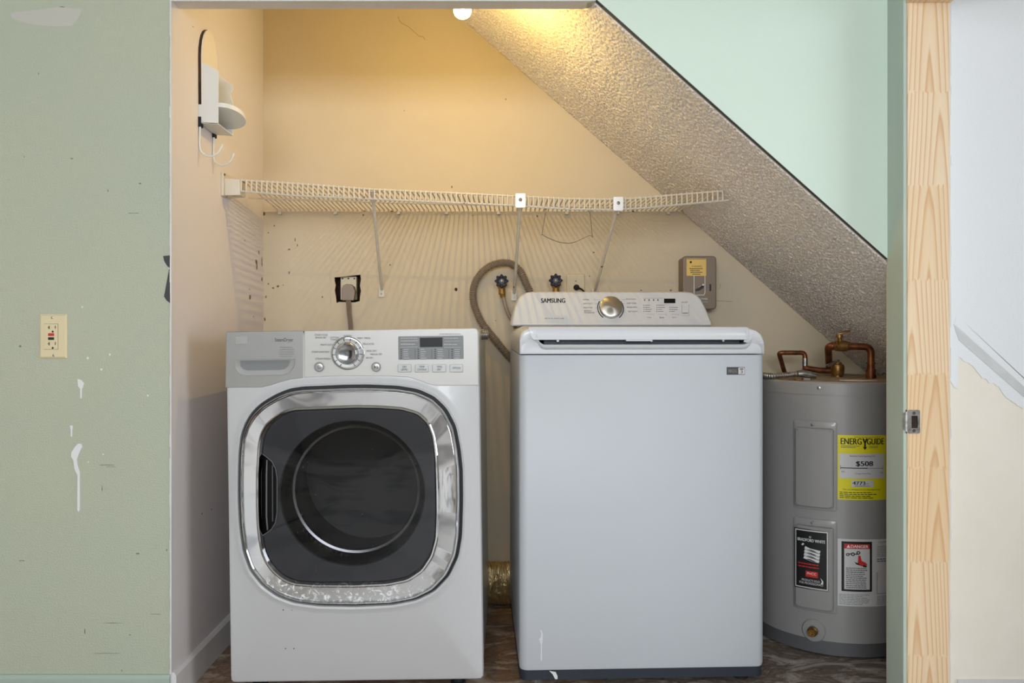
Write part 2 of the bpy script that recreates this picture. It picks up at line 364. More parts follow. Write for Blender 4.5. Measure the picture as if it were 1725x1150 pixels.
# printing on surfaces: S(u, v, off) maps sheet coordinates (v downwards) to a point on the surface
_tc = {}
def glyphs(s):
    if s in _tc: return _tc[s]
    cu = bpy.data.curves.new('t', 'FONT'); cu.body = s; cu.resolution_u = 3
    o = bpy.data.objects.new('t', cu); C.objects.link(o)
    bpy.context.view_layer.update()
    me = bpy.data.meshes.new_from_object(o.evaluated_get(bpy.context.evaluated_depsgraph_get()))
    vs_ = [(v.co.x, v.co.y) for v in me.vertices]; fs = [tuple(p.vertices) for p in me.polygons]
    bpy.data.objects.remove(o); bpy.data.meshes.remove(me); bpy.data.curves.remove(cu)
    xs = [v[0] for v in vs_]; ys = [v[1] for v in vs_]
    _tc[s] = (vs_, fs, min(xs), max(xs), min(ys), max(ys)); return _tc[s]
class Sheet:
    def __init__(s, S): s.S = S; s.bm = N(); s.mats = []
    def mi(s, m):
        if m not in s.mats: s.mats.append(m)
        return s.mats.index(m)
    def rect(s, u0, u1, v0, v1, m, off=.0004, nu=6):
        k = s.mi(m); prev = None
        for i in range(nu+1):
            u = u0+(u1-u0)*i/nu
            cur = (s.bm.verts.new(s.S(u, v0, off)), s.bm.verts.new(s.S(u, v1, off)))
            if prev: s.bm.faces.new((prev[0], prev[1], cur[1], cur[0])).material_index = k
            prev = cur
    def poly(s, pts, m, off=.0004):
        s.bm.faces.new([s.bm.verts.new(s.S(u, v, off)) for u, v in pts]).material_index = s.mi(m)
    def text(s, t, u0, u1, v0, v1, m, off=.0008, bold=0):      # fitted into the box
        vs_, fs, ax, bx_, ay, by = glyphs(t); k = s.mi(m)
        for db in ([0] if not bold else [-bold, 0, bold]):
            vv = [s.bm.verts.new(s.S(u0+(x-ax)/(bx_-ax)*(u1-u0)+db, v1-(y-ay)/(by-ay)*(v1-v0), off+abs(db)*1e-5)) for x, y in vs_]
            for f in fs:
                try: s.bm.faces.new([vv[i] for i in f]).material_index = k
                except ValueError: pass
    def lines(s, u0, u1, v0, v1, n, m, off=.0008):             # tiny unreadable print
        for i in range(n):
            v = v0+(v1-v0)*(i+.5)/n; h = (v1-v0)/n*.2; u = u0
            e = u0+(u1-u0)*random.uniform(.75, 1)
            while u < e:
                q = min(e, u+(u1-u0)*random.uniform(.06, .16)); s.rect(u, q, v-h, v+h, m, off, nu=2); u = q+(u1-u0)*.018
    def dot(s, u, v, r, m, off=.0006, n=14, rv=None):
        s.poly([(u+r*math.cos(2*PI*i/n), v+(rv or r)*math.sin(2*PI*i/n)) for i in range(n)], m, off)
    def done(s, name, parent, local=True, label=None):
        o = part(name, s.bm, s.mats, parent, local=local, keepn=True, label=label); return o
def plane_map(root, yl, tan=0.0, z0=0.0):
    """sheet coordinates = photo pixels meeting the thing's plane  y = yl + tan*(z-z0)  (thing-local)"""
    Mi = rootm(root).inverted(); o = Mi @ CAM; R = Mi.to_3x3(); n = Vector((0, 1, -tan)).normalized(); p0 = Vector((0, yl, z0))
    def S(u, v, off=0.0):
        d = R @ ray(u, v); t = (p0-o).dot(n)/d.dot(n); return o+d*t-n*off
    return S

# ------------------------------------------------------------------ the setting
YF, YB, XL = 2.224, 3.046, -0.88           # front wall plane, back wall, alcove left wall
ZH = 1.819                                 # underside of the header
struct('floor', bx(-3, 3.2, 2.0, 3.3, -.1, 0), 'floor')
struct('floor_room', bx(-3, 3.2, -3, 2.0, -.1, 0), 'room_floor')
def flat_map(Y): return lambda u, v, off=0.0: P(u, v, Y)-Vector((0, off, 0))
# green wall left, with paint drips, smears and the torn edge in the same mesh
bm = bx(-3, XL-.0042, YF, YF+.1, 0, 2.45)
def blob(bm, pts, Y, th, mi):
    prism(bm, [P(u, v, Y) for u, v in pts], (0, -th, 0), mi)
blob(bm, [(18, 22), (30, 20), (60, 17), (100, 12), (139, 16), (133, 30), (122, 44), (95, 45), (60, 42), (32, 36), (20, 30)], YF, .0006, 1)
blob(bm, [(131, 638), (137, 640), (142, 645), (140, 652), (138.5, 655), (138, 670), (135.5, 671), (135.5, 655), (132, 650)], YF, .0016, 2)
blob(bm, [(118, 717), (121.5, 716), (123, 719), (121.8, 725), (121.8, 735), (119.4, 735), (119.6, 725)], YF, .0012, 2)
blob(bm, [(121, 761), (127, 752), (132, 747), (137, 747), (139, 752), (136, 758), (133, 765), (130, 774), (131, 782), (135, 795), (135, 858), (133, 862), (130.6, 858), (131, 800), (126, 790), (124, 775), (120, 768)], YF, .0018, 2)
for u, v, r in ((148, 603, 1.8), (185, 597, 1.5), (171, 622, 1.6), (138.5, 517, 1.2), (249, 666, 1.3), (174, 765, 1), (149, 778, 1)):
    blob(bm, [(u+r*math.cos(a*.9), v+1.3*r*math.sin(a*.9)) for a in range(7)], YF, .0008, 2)
blob(bm, [(287.4, 430), (275, 431), (277, 440), (282, 448), (287.4, 452)], YF, .0012, 3)
blob(bm, [(287.4, 452), (285, 454), (281, 475), (278, 492), (276.5, 499), (281, 506), (287.4, 511)], YF, .0012, 3)
for u, v, a, b in ((180, 783, 14, .7), (187, 786, 9, .5), (172, 823, .8, 5), (41, 264, .8, 1.2), (121, 267, 3, 1), (182, 321, .9, 2.5), (236, 309, 2.4, 1.2), (225, 359, 10, .6), (65, 124, .9, 1.6), (143, 1063, 1, 5), (190, 1049, 20, .5), (232, 932, 3, 1.6), (37, 944, 5, .8), (219, 1069, 2, 1), (180, 1100, 26, .5), (34, 583, 2.4, 1.6), (262, 1034, 10, .6), (281, 926, 1, 2), (205, 1129, 1, 1.4), (104, 12, 5, 1)):
    blob(bm, [(u+a*math.cos(k*.785), v+b*math.sin(k*.785)*(1+.4*math.sin(k*3+u))) for k in range(8)], YF, .0003, 4)
struct('wall_left', bm, ['green', 'spackle', 'drip', 'torn', 'scuff'])
bm = bx(XL-.004, XL, YF+.0005, YB+.1, 0, 2.2)
for u, v, a, b in ((432.5, 446, 1.0, 11), (431, 441, .8, 4), (421, 500, 1.6, 4.5), (436, 425, .7, 3), (441, 470, 1, 3), (441, 440, .6, 8), (412, 405, .6, 1.5), (420, 487, .7, 1.2), (325, 45, .8, 1.2), (427, 533, .6, 1.5), (340, 865, .7, 1.5), (356, 858, .6, 2)):
    yy = -XL*F/(CX-u); zz = Z(v, yy); dy = a*yy/(CX-u); dz = b*yy/F
    bm.faces.new([bm.verts.new((XL+.0004, yy+dy*math.cos(k*.785)*(1+.3*math.sin(k*3)), zz+dz*math.sin(k*.785)*(1+.3*math.cos(k*5+u)))) for k in range(8)]).material_index = 1
struct('wall_alcove_left', bm, ['white_wall', 'mark'])
bm = N()
for i in range(60):                         # ragged white corner bead along the opening
    z0 = i*ZH/60; x = XL-.0025-random.random()*.002
    box(bm, x, XL+.0006, YF-.002, YF+.006, z0, z0+ZH/60)
struct('trim_2', bm, 'trim_white')
# back wall with the ragged hole cut for the dryer outlet
hole = [(563.5, 467), (573, 466.5), (590, 464.5), (607, 462.5), (608, 470), (606.5, 481), (608, 490), (606.5, 500), (606, 507), (598, 509), (584, 508.5), (571, 508.5), (567, 510), (566, 500), (564, 489), (565.5, 480), (564, 474)]
bm = N()
ov = [bm.verts.new(p) for p in ((-1, YB, 0), (2.15, YB, 0), (2.15, YB, 2.2), (-1, YB, 2.2))]
hv = [bm.verts.new(P(u, v, YB)) for u, v in hole]
ed = [bm.edges.new((ov[i], ov[(i+1) % 4])) for i in range(4)]+[bm.edges.new((hv[i], hv[(i+1) % len(hv)])) for i in range(len(hv))]
bmesh.ops.triangle_fill(bm, use_beauty=True, edges=ed)
for f in bm.faces:
    if f.normal.y > 0: f.normal_flip()
back = [bm.verts.new(v.co+Vector((0, .014, 0))) for v in hv]
for i in range(len(hv)):
    j = (i+1) % len(hv); bm.faces.new((hv[i], hv[j], back[j], back[i])).material_index = 1
c0, c1 = P(556, 456, YB), P(614, 516, YB)
cav = rrect(c0.x, c1.x, c1.z, c0.z, .004, 2)
loft(bm, [[Vector((x, YB+.014, z)) for x, z in cav], [Vector((x, YB+.075, z)) for x, z in cav]], cap1=True, mis=[1])
for a, b in (((557, 456), (619, 457)), ((619, 456), (620, 515)), ((557, 514), (619, 515)), ((556.3, 456), (557.3, 515))):
    q0, q1 = P(a[0], a[1], YB), P(b[0], b[1], YB); box(bm, q0.x, q1.x, YB-.0008, YB, q1.z, q0.z, 0)
for u, v, a, b in ((452, 392, 1.2, 1.2), (462, 380, 1, 1.4), (497, 404, .8, 3), (501, 413, .8, 2.6), (487, 420, 2.4, 1), (487, 459, 1, 2.4), (452, 478, 1.4, 1.4), (460, 485, 2.2, 1), (468, 482, 2.4, 1.6), (477, 480, .8, 1.2), (543, 500, 1.2, 1.4), (768, 487.5, 2.6, 2.6), (657, 446, 1.2, 1.2), (761, 315, 1.2, 2), (796, 363, 1, 1), (905, 364, 1.6, 1.6), (445, 360, 2, 4), (448, 500, 1, 2), (446, 538, 1.4, 3.4), (852, 167, .8, 1.6), (1192, 488, .8, 1), (835, 540, 1, 1), (1080, 489, 1.4, 1.4), (1130, 489, 1.8, 1.8), (1000, 425, 2, .8), (993, 465, 1, 1), (612, 362, 1.6, 1.2)):
    c = P(u, v, YB-.0004); sc = YB/F
    bm.faces.new([bm.verts.new((c.x+a*sc*math.cos(-k*.785)*(1+.3*math.sin(k*3)), c.y, c.z+b*sc*math.sin(-k*.785)*(1+.3*math.cos(k*5+u)))) for k in range(8)]).material_index = 1 if a == b and a > 2 else 3
def scratch(pts, w_, mi):
    for (u0, v0), (u1, v1) in zip(pts, pts[1:]):
        L = math.hypot(u1-u0, v1-v0); nx_, ny_ = -(v1-v0)/L*w_, (u1-u0)/L*w_
        bm.faces.new([bm.verts.new(P(a_, b_, YB-.0004)) for a_, b_ in ((u0+nx_, v0+ny_), (u0-nx_, v0-ny_), (u1-nx_, v1-ny_), (u1+nx_, v1+ny_))]).material_index = mi
scratch([(670, 28), (675, 38), (688, 45), (698, 54), (706, 61), (713, 62), (716, 67)], .45, 2)
scratch([(1205, 506), (1220, 507), (1234, 508)], .4, 2); scratch([(1214, 478), (1212, 486)], .4, 2)
struct('wall_back', bm, ['cream', 'hole', 'crack', 'mark'], keepn=True)
struct('wall_behind_alcove', bx(-1, 2.15, YB+.09, YB+.12, 0, 2.2), 'room')
# closet ceiling, header, sloping soffit
struct('ceiling_closet', bx(XL, .2, YF+.054, YB, 2.16, 2.2), 'cream')
bm = bx(-.88, X(1003, YF), YF, YF+.054, ZH, 2.45)
struct('wall_header', bm, 'green')
bm = N(); box(bm, -.88, X(985, YF), YF-.001, YF+.055, ZH-.0015, ZH+.001)
prism(bm, [(X(985, YF), YF-.001, ZH-.0015), (X(1003, YF), YF-.001, ZH-.0005), (X(1000, YF), YF+.055, ZH+.003), (X(985, YF), YF+.055, ZH-.0015)], (0, 0, .002))
struct('trim_3', bm, 'trim_white')
def slope_z(x, t):
    zf = CZ+.836-.888*(x-.2186); zb = CZ+.521-.874*(x-.4695); return zf*(1-t)+zb*t
bm = N(); NX, NY = 1000, 340; grid = []
for j in range(NY+1):
    t = j/NY; y = YF+.013+(YB-YF-.013)*t; row = []
    for i in range(NX+1):
        x = -.32+(2.15+.32)*i/NX
        h = 0
        if 0 < j < NY:
            q = noise.noise(Vector((x*1.35*290, y*290, 3)))+.45*noise.noise(Vector((x*1.35*130, y*130, 9)))
            h = .0050*min(1, max(0, q*2.2+.35))
        row.append(bm.verts.new((x-h*.66, y, slope_z(x, t)-h*.75)))
    grid.append(row)
for j in range(NY):
    for i in range(NX): bm.faces.new((grid[j][i], grid[j][i+1], grid[j+1][i+1], grid[j+1][i]))
struct('ceiling_slope', bm, 'popcorn', smooth='all')
# mint panel above the stair line
xr = .970
pts = [(X(1003, YF), ZH), (X(1005, YF), slope_z(X(1005, YF), 0)+.006), (xr, slope_z(xr, 0)+.004), (xr, 2.45), (X(1003, YF), 2.45)]
bm = N(); prism(bm, [(x, YF, z) for x, z in pts], (0, .013, 0))
struct('wall_upper_right', bm, 'mint')
bm = N(); ln = [(X(1005, YF)-.002, slope_z(X(1005, YF), 0)+.006), (xr, slope_z(xr, 0)+.004), (xr, slope_z(xr, 0)+.0026), (X(1005, YF)-.002, slope_z(X(1005, YF), 0)+.0046)]
prism(bm, [(x, YF-.0006, z) for x, z in ln], (0, .013, 0))
struct('trim_4', bm, 'torn')
# wall end with the door jamb on the right
YJ = 2.13
struct('wall_return', bx(xr, xr+.006, YJ+.004, YF, 0, 2.45), 'return')
bm = bx(xr+.006, 1.085, YJ+.02, YF+.013, 0, 2.45); box(bm, xr+.006, 2.2, YF+.0135, YF+.02, 0, 2.45)
struct('wall_behind_jamb', bm, 'room')
jr = X(1600, YJ)
jm = struct('trim_1', bx(.9785, jr, YJ, YJ+.02, 0, 1.779), 'wood', bevel=.0012)
bm = bx(xr+.002, .9785, YJ+.003, YJ+.02, Z(690, YJ), 2.45); box(bm, xr+.002, .9785, YJ+.003, YJ+.02, 0, Z(730, YJ))
box(bm, xr+.003, .9785, YJ+.006, YJ+.02, Z(730, YJ), Z(690, YJ), 1)
struct('trim_6', bm, ['return', 'black'])
struct('trim_7', bx(.9755, jr+.002, 1.2, YJ+.02, 1.779, 1.80), 'wood')
# white paint ridge beside the jamb
bm = N()
for i in range(80):
    z0 = i*2.0/80; box(bm, jr, jr+.0045-random.random()*.003, YJ+.001, YJ+.03, z0, z0+2.0/80)
struct('trim_5', bm, 'trim_white')
# strike plate: child of the jamb
sp = N(); y = YJ-.0015
ol = rrect(X(1529, YJ), X(1549.5, YJ), Z(730, YJ), Z(690, YJ), .004)
hl = rrect(X(1535, YJ), X(1545.5, YJ), Z(721, YJ), Z(700, YJ), .0015)
o1 = [sp.verts.new((a, y, b)) for a, b in ol]; h1 = [sp.verts.new((a, y, b)) for a, b in hl]
bmesh.ops.triangle_fill(sp, use_beauty=True, edges=[sp.edges.new((o1[i], o1[(i+1) % len(o1)])) for i in range(len(o1))]+[sp.edges.new((h1[i], h1[(i+1) % len(h1)])) for i in range(len(h1))])
rg = bmesh.ops.extrude_face_region(sp, geom=sp.faces[:]); bmesh.ops.translate(sp, vec=(0, .0015, 0), verts=[e for e in rg['geom'] if isinstance(e, bmesh.types.BMVert)])
lip = []
for k in range(7):                            # curved lip wrapping the jamb corner
    a = k/6*1.3; lip.append([Vector((X(1529.5, YJ)-.011*math.sin(a), y+.011*(1-math.cos(a)), z)) for z in (Z(729-math.sin(k/6*1.57)*5, YJ), Z(691+math.sin(k/6*1.57)*5, YJ))])
loft(sp, lip, closed=False)
st = part('strike_plate', sp, 'galv', None, smooth=True, label='bare metal strike plate'); st.parent = jm
bm = bx(X(1535, YJ), X(1545.5, YJ), YJ-.0004, YJ-.0002, Z(721, YJ), Z(700, YJ), 0)
q = part('latch_hole', bm, 'hole'); q.parent = st
for v in (695.5, 725):
    c = P(1539.5, v, y); q = part('screw', cyl(N(), c, c+Vector((0, -.0012, 0)), .0042, n=16), 'steel', smooth=True); q.parent = st
# white wall right of the jamb: cream plaster below a ragged painted area, stair skirt strips
YW = 2.165
bm = bx(jr+.001, 3.2, YW, YW+.1, 0, 2.45, 0)
rag = [(1614, 531), (1614, 600)]
x = 1614.0
while x < 1760: rag.append((x, 600+(x-1614)*.82+random.uniform(-2.5, 2.5)+3*math.sin(x*.13))); x += 4
e = rag[-1]
upper = [(1600, -120), (2260, -120), (2260, e[1]+.82*(2260-e[0]))]+rag[::-1][:-2]+[(1614, 600), (1613, 655), (1607, 652), (1600, 640)]
prism(bm, [P(u, v, YW) for u, v in upper], (0, -.0012, 0), 1)
def strip(a0, b0, slope0, slope1, th, mi, u1=2260):
    prism(bm, [P(u, v, YW) for u, v in ((a0[0], a0[1]), (u1, a0[1]+(u1-a0[0])*slope0), (u1, b0[1]+(u1-b0[0])*slope1), b0)], (0, -th, 0), mi)
strip((1611, 531), (1607, 545), .94, .90, .0016, 1)
strip((1606, 546), (1615, 573), .885, .872, .0020, 3)
box(bm, X(1612, YW), 3.2, YW-.004, YW, 0, Z(1143, YW), 2)
struct('wall_right', bm, ['cream_right', 'white_right', 'trim_white', 'grey_patch'])
# baseboards
bm = N(); prism(bm, [(-3, YF, 0), (-3, YF-.012, 0), (-3, YF-.012, .072), (-3, YF-.006, .080), (-3, YF, .080)], (3+XL-.001, 0, 0))
struct('baseboard_left', bm, 'green_trim')
bm = N(); prism(bm, [(XL, YF+.002, 0), (XL+.012, YF+.002, 0), (XL+.012, YF+.002, .074), (XL+.006, YF+.002, .083), (XL, YF+.002, .083)], (0, YB-YF-.002, 0))
struct('baseboard_alcove', bm, 'trim_white')
struct('baseboard_back', bx(XL+.012, 2.1, YB-.012, YB, 0, .083), 'trim_white')
# the rooms around the camera
struct('ceiling', bx(-3, 3.2, -3, YF+.1, 2.45, 2.55), 'room_ceiling')
struct('wall_room_left', bx(-3.1, -3, -3, YF+.1, 0, 2.45), 'room')
bm = bx(xr, 1.085, -3, 1.2, 0, 2.45); box(bm, xr, 1.085, 1.2, YJ+.02, 1.80, 2.45)
struct('wall_doorway', bm, 'room')
bm = N()
for a in ((-3, -1.5, 0, 2.45), (1.1, 3.2, 0, 2.45), (-1.5, 1.1, 0, .75), (-1.5, 1.1, 2.25, 2.45)): box(bm, a[0], a[1], -3.1, -3, a[2], a[3])
struct('wall_rear', bm, 'room')
bm = N()
for i in range(5): box(bm, -1.5+i*.65-.02, -1.5+i*.65+.02, -3.06, -3.02, .75, 2.25)
for i in range(3): box(bm, -1.5, 1.1, -3.06, -3.02, .75+i*.75-.02, .75+i*.75+.02)
struct('window_1', bm, 'trim_white')
bm = N()
for a in ((-3, 0, 0, 2.45), (1.5, YW, 0, 2.45), (0, 1.5, 0, .5), (0, 1.5, 2.0, 2.45)): box(bm, 3.2, 3.3, a[0], a[1], a[2], a[3])
struct('wall_room_right', bm, 'room')
struct('door_1', bx(-2.9, -2.0, -3.0, -2.96, 0, 2.03), 'room_dark')

# ------------------------------------------------------------------ front-loading dryer
FD = -.33
dr = thing('clothes_dryer', 'white front-loading steam dryer with chrome ringed black glass door', 'dryer', (X(598.5, 2.291), 2.621, 0), (0, -math.radians(.8), 0))
D0 = plane_map(dr, FD)
def D(u, v, y=FD): p = D0(u, v, 0); return Vector((p.x, y, p.z))
xl, xrr = D(381, 700).x, D(808.5, 700).x
zt, zb = D(595, 555).z, D(598, 1148).z
bm = bx(xl+.004, xrr-.004, FD+.02, .33, zb+.004, zt-.006); bm.normal_update()
bmesh.ops.delete(bm, geom=[f for f in bm.faces if abs(f.calc_center_median().y-FD-.02) < 1e-4], context='FACES')
part('cabinet', bm, 'appl', dr, True, bevel=.006)
# door outline (photo pixels), resampled by angle about its centre
def polar(pts, cx, cy, n):
    out = []; m = len(pts)
    for k in range(n):
        a = 2*PI*k/n; dx, dy = math.cos(a), math.sin(a); best = 0
        for i in range(m):
            x1, y1 = pts[i][0]-cx, pts[i][1]-cy; x2, y2 = pts[(i+1) % m][0]-cx, pts[(i+1) % m][1]-cy
            den = dx*(y2-y1)-dy*(x2-x1)
            if abs(den) < 1e-9: continue
            t = (x1*(y2-y1)-y1*(x2-x1))/den; s_ = (x1*dy-y1*dx)/den
            if t > 0 and -1e-6 <= s_ <= 1+1e-6: best = max(best, t)
        out.append(best)
    return out
def soft(r, it=3):
    for _ in range(it): r = [(r[i-1]+2*r[i]+r[(i+1) % len(r)])/4 for i in range(len(r))]
    return r
C1 = [(547, 654.5), (513, 655.5), (490, 659), (468, 668), (445, 681.5), (429, 696.5), (418, 714.6), (411, 735), (408, 764), (407, 800), (407, 840), (409, 882), (414.5, 925), (426, 957), (446, 982), (470, 999), (498, 1009.5), (537, 1014.5), (598, 1015.5), (659, 1013), (699, 1005.5), (729, 991), (753, 966), (768, 934), (773.5, 900), (775, 840), (774.5, 790), (771, 757), (764, 720), (749, 691), (729, 671.5), (702, 659.5), (668, 654.2), (620, 652.5), (580, 653)]
C2 = [(603, 689), (547, 691), (499, 692.5), (484, 696.5), (468, 706.7), (454, 719), (446, 735), (443, 753), (441, 800), (441, 850), (442, 881), (444.6, 906), (448, 926), (455, 942), (466, 957), (482.6, 970.5), (499, 977), (532, 979.5), (600, 979.5), (651, 977.5), (685, 971), (708.5, 955.5), (724, 932), (731.6, 904), (733, 860), (732.5, 820), (731, 769), (727, 738), (718.7, 714.6), (702, 699), (674.6, 691.6), (640, 689.5)]
DCX, DCY, NA = 591.0, 834.0, 480
R1 = soft(polar(C1, DCX, DCY, NA), 8); R2 = soft(polar(C2, DCX, DCY, NA), 8)
GC = [p for p in C2 if not (p[0] < 450 and 760 < p[1] < 900)]
i0 = GC.index((443, 753))
GC = GC[:i0+1]+[(443, 766), (450, 769), (459, 777), (465, 789), (467, 805), (467, 862), (464, 880), (457, 892), (448, 898), (443, 899)]+GC[i0+1:]
RG = soft(polar(GC, DCX, DCY, NA), 1)
def ringp(R, y, s=1.0, off=0.0): return [D(DCX+math.cos(2*PI*k/NA)*(R[k]*s+off), DCY+math.sin(2*PI*k/NA)*(R[k]*s+off), y) for k in range(NA)]
def rpx(x0, x1, y0, y1, r): return polar(rrect(x0, x1, y0, y1, r), DCX, DCY, NA)
def outline_px(ins): # body outline in tilted pixels
    A = [D(381, 557), D(808, 552)]
    return None
# front panel lofted from the body edge to the door groove
def body_ring(ins, y):
    pts = rrect(xl+ins, xrr-ins, zb+ins, zt-.004-ins, .010)
    c = D(DCX, DCY); R = polar([(x, z) for x, z in pts], c.x, c.z, NA)
    return [Vector((c.x+math.cos(-2*PI*k/NA)*R[(-k) % NA], y, c.z+math.sin(-2*PI*k/NA)*R[(-k) % NA])) for k in range(NA)]
bm = N()
loft(bm, [body_ring(.000, FD+.03), body_ring(.000, FD+.010), body_ring(.003, FD+.003), body_ring(.010, FD), ringp(R1, FD, off=20), ringp(R1, FD-.004, off=14), ringp(R1, FD-.0075, off=9), ringp(R1, FD-.005, off=5.5), ringp(R1, FD+.006, off=4.5)])
part('front_panel', bm, 'appl', dr, True, smooth=True)
bm = N(); loft(bm, [ringp(R1, FD+.004, off=5), ringp(R1, FD+.004, off=-6)])
part('door_seal', bm, 'groove', dr, True)
# control fascia with the arched lower edge
def arch(u0, u1):
    key = [(379, 653), (440, 652.5), (456, 649), (474, 643), (490, 639), (510, 636.5), (560, 634), (600, 633.5), (660, 634), (690, 636), (706, 641), (722, 647.5), (735, 650), (812, 649.5)]
    out = []; n = 60
    for i in range(n+1):
        u = u0+(u1-u0)*i/n
        for a, b in zip(key, key[1:]):
            if a[0] <= u <= b[0]: out.append((u, a[1]+(b[1]-a[1])*(u-a[0])/(b[0]-a[0]))); break
    return out
a = arch(512, 806.5)
bm = N(); ol = [(512, 556.8)]+[(800, 552.4), (804, 554), (805.5, 558)]+a[::-1]
prism(bm, [D(u, v, FD-.001) for u, v in ol], (0, .04, 0))
fas = part('control_panel', bm, 'silver', dr, True, bevel=.0028)
a = arch(379.5, 511)
bm = N(); ol = [(381, 560), (383, 558.6), (511, 556.8)]+a[::-1]
bmd = prism(bm, [D(u, v, FD-.001) for u, v in ol], (0, .04, 0))
drw = part('water_drawer', bm, 'silver2', dr, True, bevel=.002, label='silver drawer front with a scooped pull')
bm = N(); ol = [D(397, 605, FD-.0042), D(497, 604, FD-.0042)]+[D(u, v, FD-.0042) for u, v in ((497, 612), (494, 620), (487, 628), (478, 631), (412, 632), (403, 628), (398, 621))]
cen = D(447, 615, 0); inn = [Vector((cen.x+(p.x-cen.x)*.84, FD-.0032, cen.z+(p.z-cen.z)*.62+.003)) for p in ol]
low = [Vector((p.x, FD-.0035, p.z)) for p in ol]
loft(bm, [[Vector((p.x, FD-.001, p.z)) for p in ol], ol, inn], cap1=True, mis=[0, 0, 1])
part('drawer_pull', bm, ['silver2', 'grey_disp'], drw, True, smooth=True)
bm = N(); p0, p1 = D(397, 580), D(417, 566)
prism(bm, [Vector((x, FD-.001, z)) for x, z in rrect(p0.x, p1.x, p0.z, p1.z, .003)], (0, -.0015, 0))
part('badge', bm, 'silver_btn', drw, True, bevel=.0006)
S = plane_map(dr, FD-.0012)
sh = Sheet(S)
sh.text('SteamDryer', 463, 494, 569, 577, 'print'); sh.lines(471, 496, 583, 602, 5, 'print_l')
sh.rect(457, 461, 570.5, 571.2, 'print_l'); sh.rect(457, 461, 575.3, 576, 'print_l')
sh.done('lettering', drw)
sh = Sheet(S)
for t, u0, u1, v0, v1 in (('STEAM CYCLE', 530, 552, 562.5, 565.5), ('SENSOR DRY', 531, 550, 567, 570), ('COTTON/', 556, 571, 567, 569.6), ('TOWELS', 557, 570, 570.6, 573.4), ('NORMAL', 579, 593, 564, 566.6), ('PERM. PRESS', 602, 624, 568, 570.8), ('DELICATES', 611, 630, 577.6, 580.6), ('HEAVY DUTY', 540, 561, 579, 582), ('STEAM SANITARY', 525, 555, 591, 594), ('SPEED DRY', 617, 635, 589.4, 592.4), ('MANUAL DRY', 624, 644, 595, 598), ('AIR DRY', 616, 629, 601, 604), ('STEAM FRESH', 531, 557, 602.5, 605.6)):
    sh.text(t, u0, u1, v0, v1, 'print')
sh.lines(740, 778, 561, 564, 1, 'print_l')
sh.done('lettering', fas)
def knob(c, d, prof, mis, mats, name, parent, n=48): return part(name, lathe(N(), c, d, prof, n, mis), mats, parent, True, smooth=True)
c = D(586, 594.5, FD-.001)
kb = knob(c, (0, -1, 0), [(0, .0445), (.0035, .0445), (.005, .0425), (.005, .039), (.0045, .031), (.016, .0295), (.019, .0285), (.0215, .0255), (.021, .024), (.0180, .016), (.0190, .001)], [0, 0, 0, 1, 0, 0, 0, 0, 2, 2], ['chrome', 'silver_btn', 'dial_cap'], 'program_dial', dr)
bm = N()
for k in range(12):
    a = math.radians(-60+k*300/11+90+30) if False else math.radians(-60+k*27.3)
    q0 = c+Vector((math.cos(a)*.0325, -.0058, math.sin(a)*.0325)); q1 = c+Vector((math.cos(a)*.0405, -.0056, math.sin(a)*.0405))
    cyl(bm, q0, q1, .0008, n=6)
part('tick_marks', bm, 'black', kb, True)
for u, sym in ((538, 'p'), (633.8, 's')):
    c = D(u, 618, FD-.001)
    b_ = knob(c, (0, -1, 0), [(0, .0148), (.002, .0146), (.002, .0125), (.0008, .0122), (.0045, .0112), (.0055, .009), (.0055, .001)], [0]*6, ['silver_btn', 'grey_disp'], 'power_button' if sym == 'p' else 'start_button', dr)
    sh = Sheet(plane_map(dr, FD-.0070))
    if sym == 'p':
        for k in range(16):
            a0, a1 = 2*PI*k/16, 2*PI*(k+1)/16
            sh.poly([(u+3*math.cos(a0), 618+3*math.sin(a0)), (u+3*math.cos(a1), 618+3*math.sin(a1)), (u+2.4*math.cos(a1), 618+2.4*math.sin(a1)), (u+2.4*math.cos(a0), 618+2.4*math.sin(a0))], 'black')
        sh.rect(u-.35, u+.35, 616.2, 619.6, 'black')
    else:
        sh.poly([(u-3, 615), (u-.4, 618), (u-3, 621)], 'black'); sh.rect(u+.6, u+1.3, 615.2, 621, 'black'); sh.rect(u+2.2, u+2.9, 615.2, 621, 'black')
    sh.done('symbol', b_)
def plate(u0, u1, v0, v1, y0, y1, r, m, name, parent, bev=.0008, root=dr, DD=D):
    p0, p1 = DD(u0, v1), DD(u1, v0)
    bm = N(); prism(bm, [Vector((x, y0, z)) for x, z in rrect(p0.x, p1.x, p0.z, p1.z, r)], (0, y1-y0, 0))
    return part(name, bm, m, parent, True, bevel=bev)
dp = plate(671.5, 780.5, 565, 605.8, FD-.001, FD-.0022, .002, 'grey_disp', 'display_frame', dr)
plate(707.5, 745.5, 568.2, 584.6, FD-.0022, FD-.0026, .001, 'lcd', 'display', dp, 0)
for u0, u1, v0, v1 in ((674.5, 704.5, 572, 576), (674.5, 704.5, 583, 586), (748, 777, 573, 576), (748, 777, 583.5, 586.5)):
    plate(u0, u1, v0, v1, FD-.0022, FD-.0042, .0015, 'disp_btn', 'display_button', dp)
sh = Sheet(plane_map(dr, FD-.0026))
sh.lines(675, 704, 567.5, 571.5, 1, 'print_l2'); sh.lines(748, 777, 567.5, 571.5, 1, 'print_l2')
sh.lines(675, 704, 577, 582, 1, 'print_l2'); sh.lines(748, 777, 577.5, 582.5, 1, 'print_l2')
for u in (674.5, 703.5, 732, 760.5):
    for k in range(5):
        v = 588.5+k*3.6; sh.rect(u, u+2.4, v-.7, v+.7, 'black', nu=1); sh.rect(u+5, u+5+random.uniform(6, 11), v-.6, v+.6, 'print_l2', nu=1)
for u in (699, 727, 756): sh.rect(u, u+.5, 588, 604, 'print', nu=1)
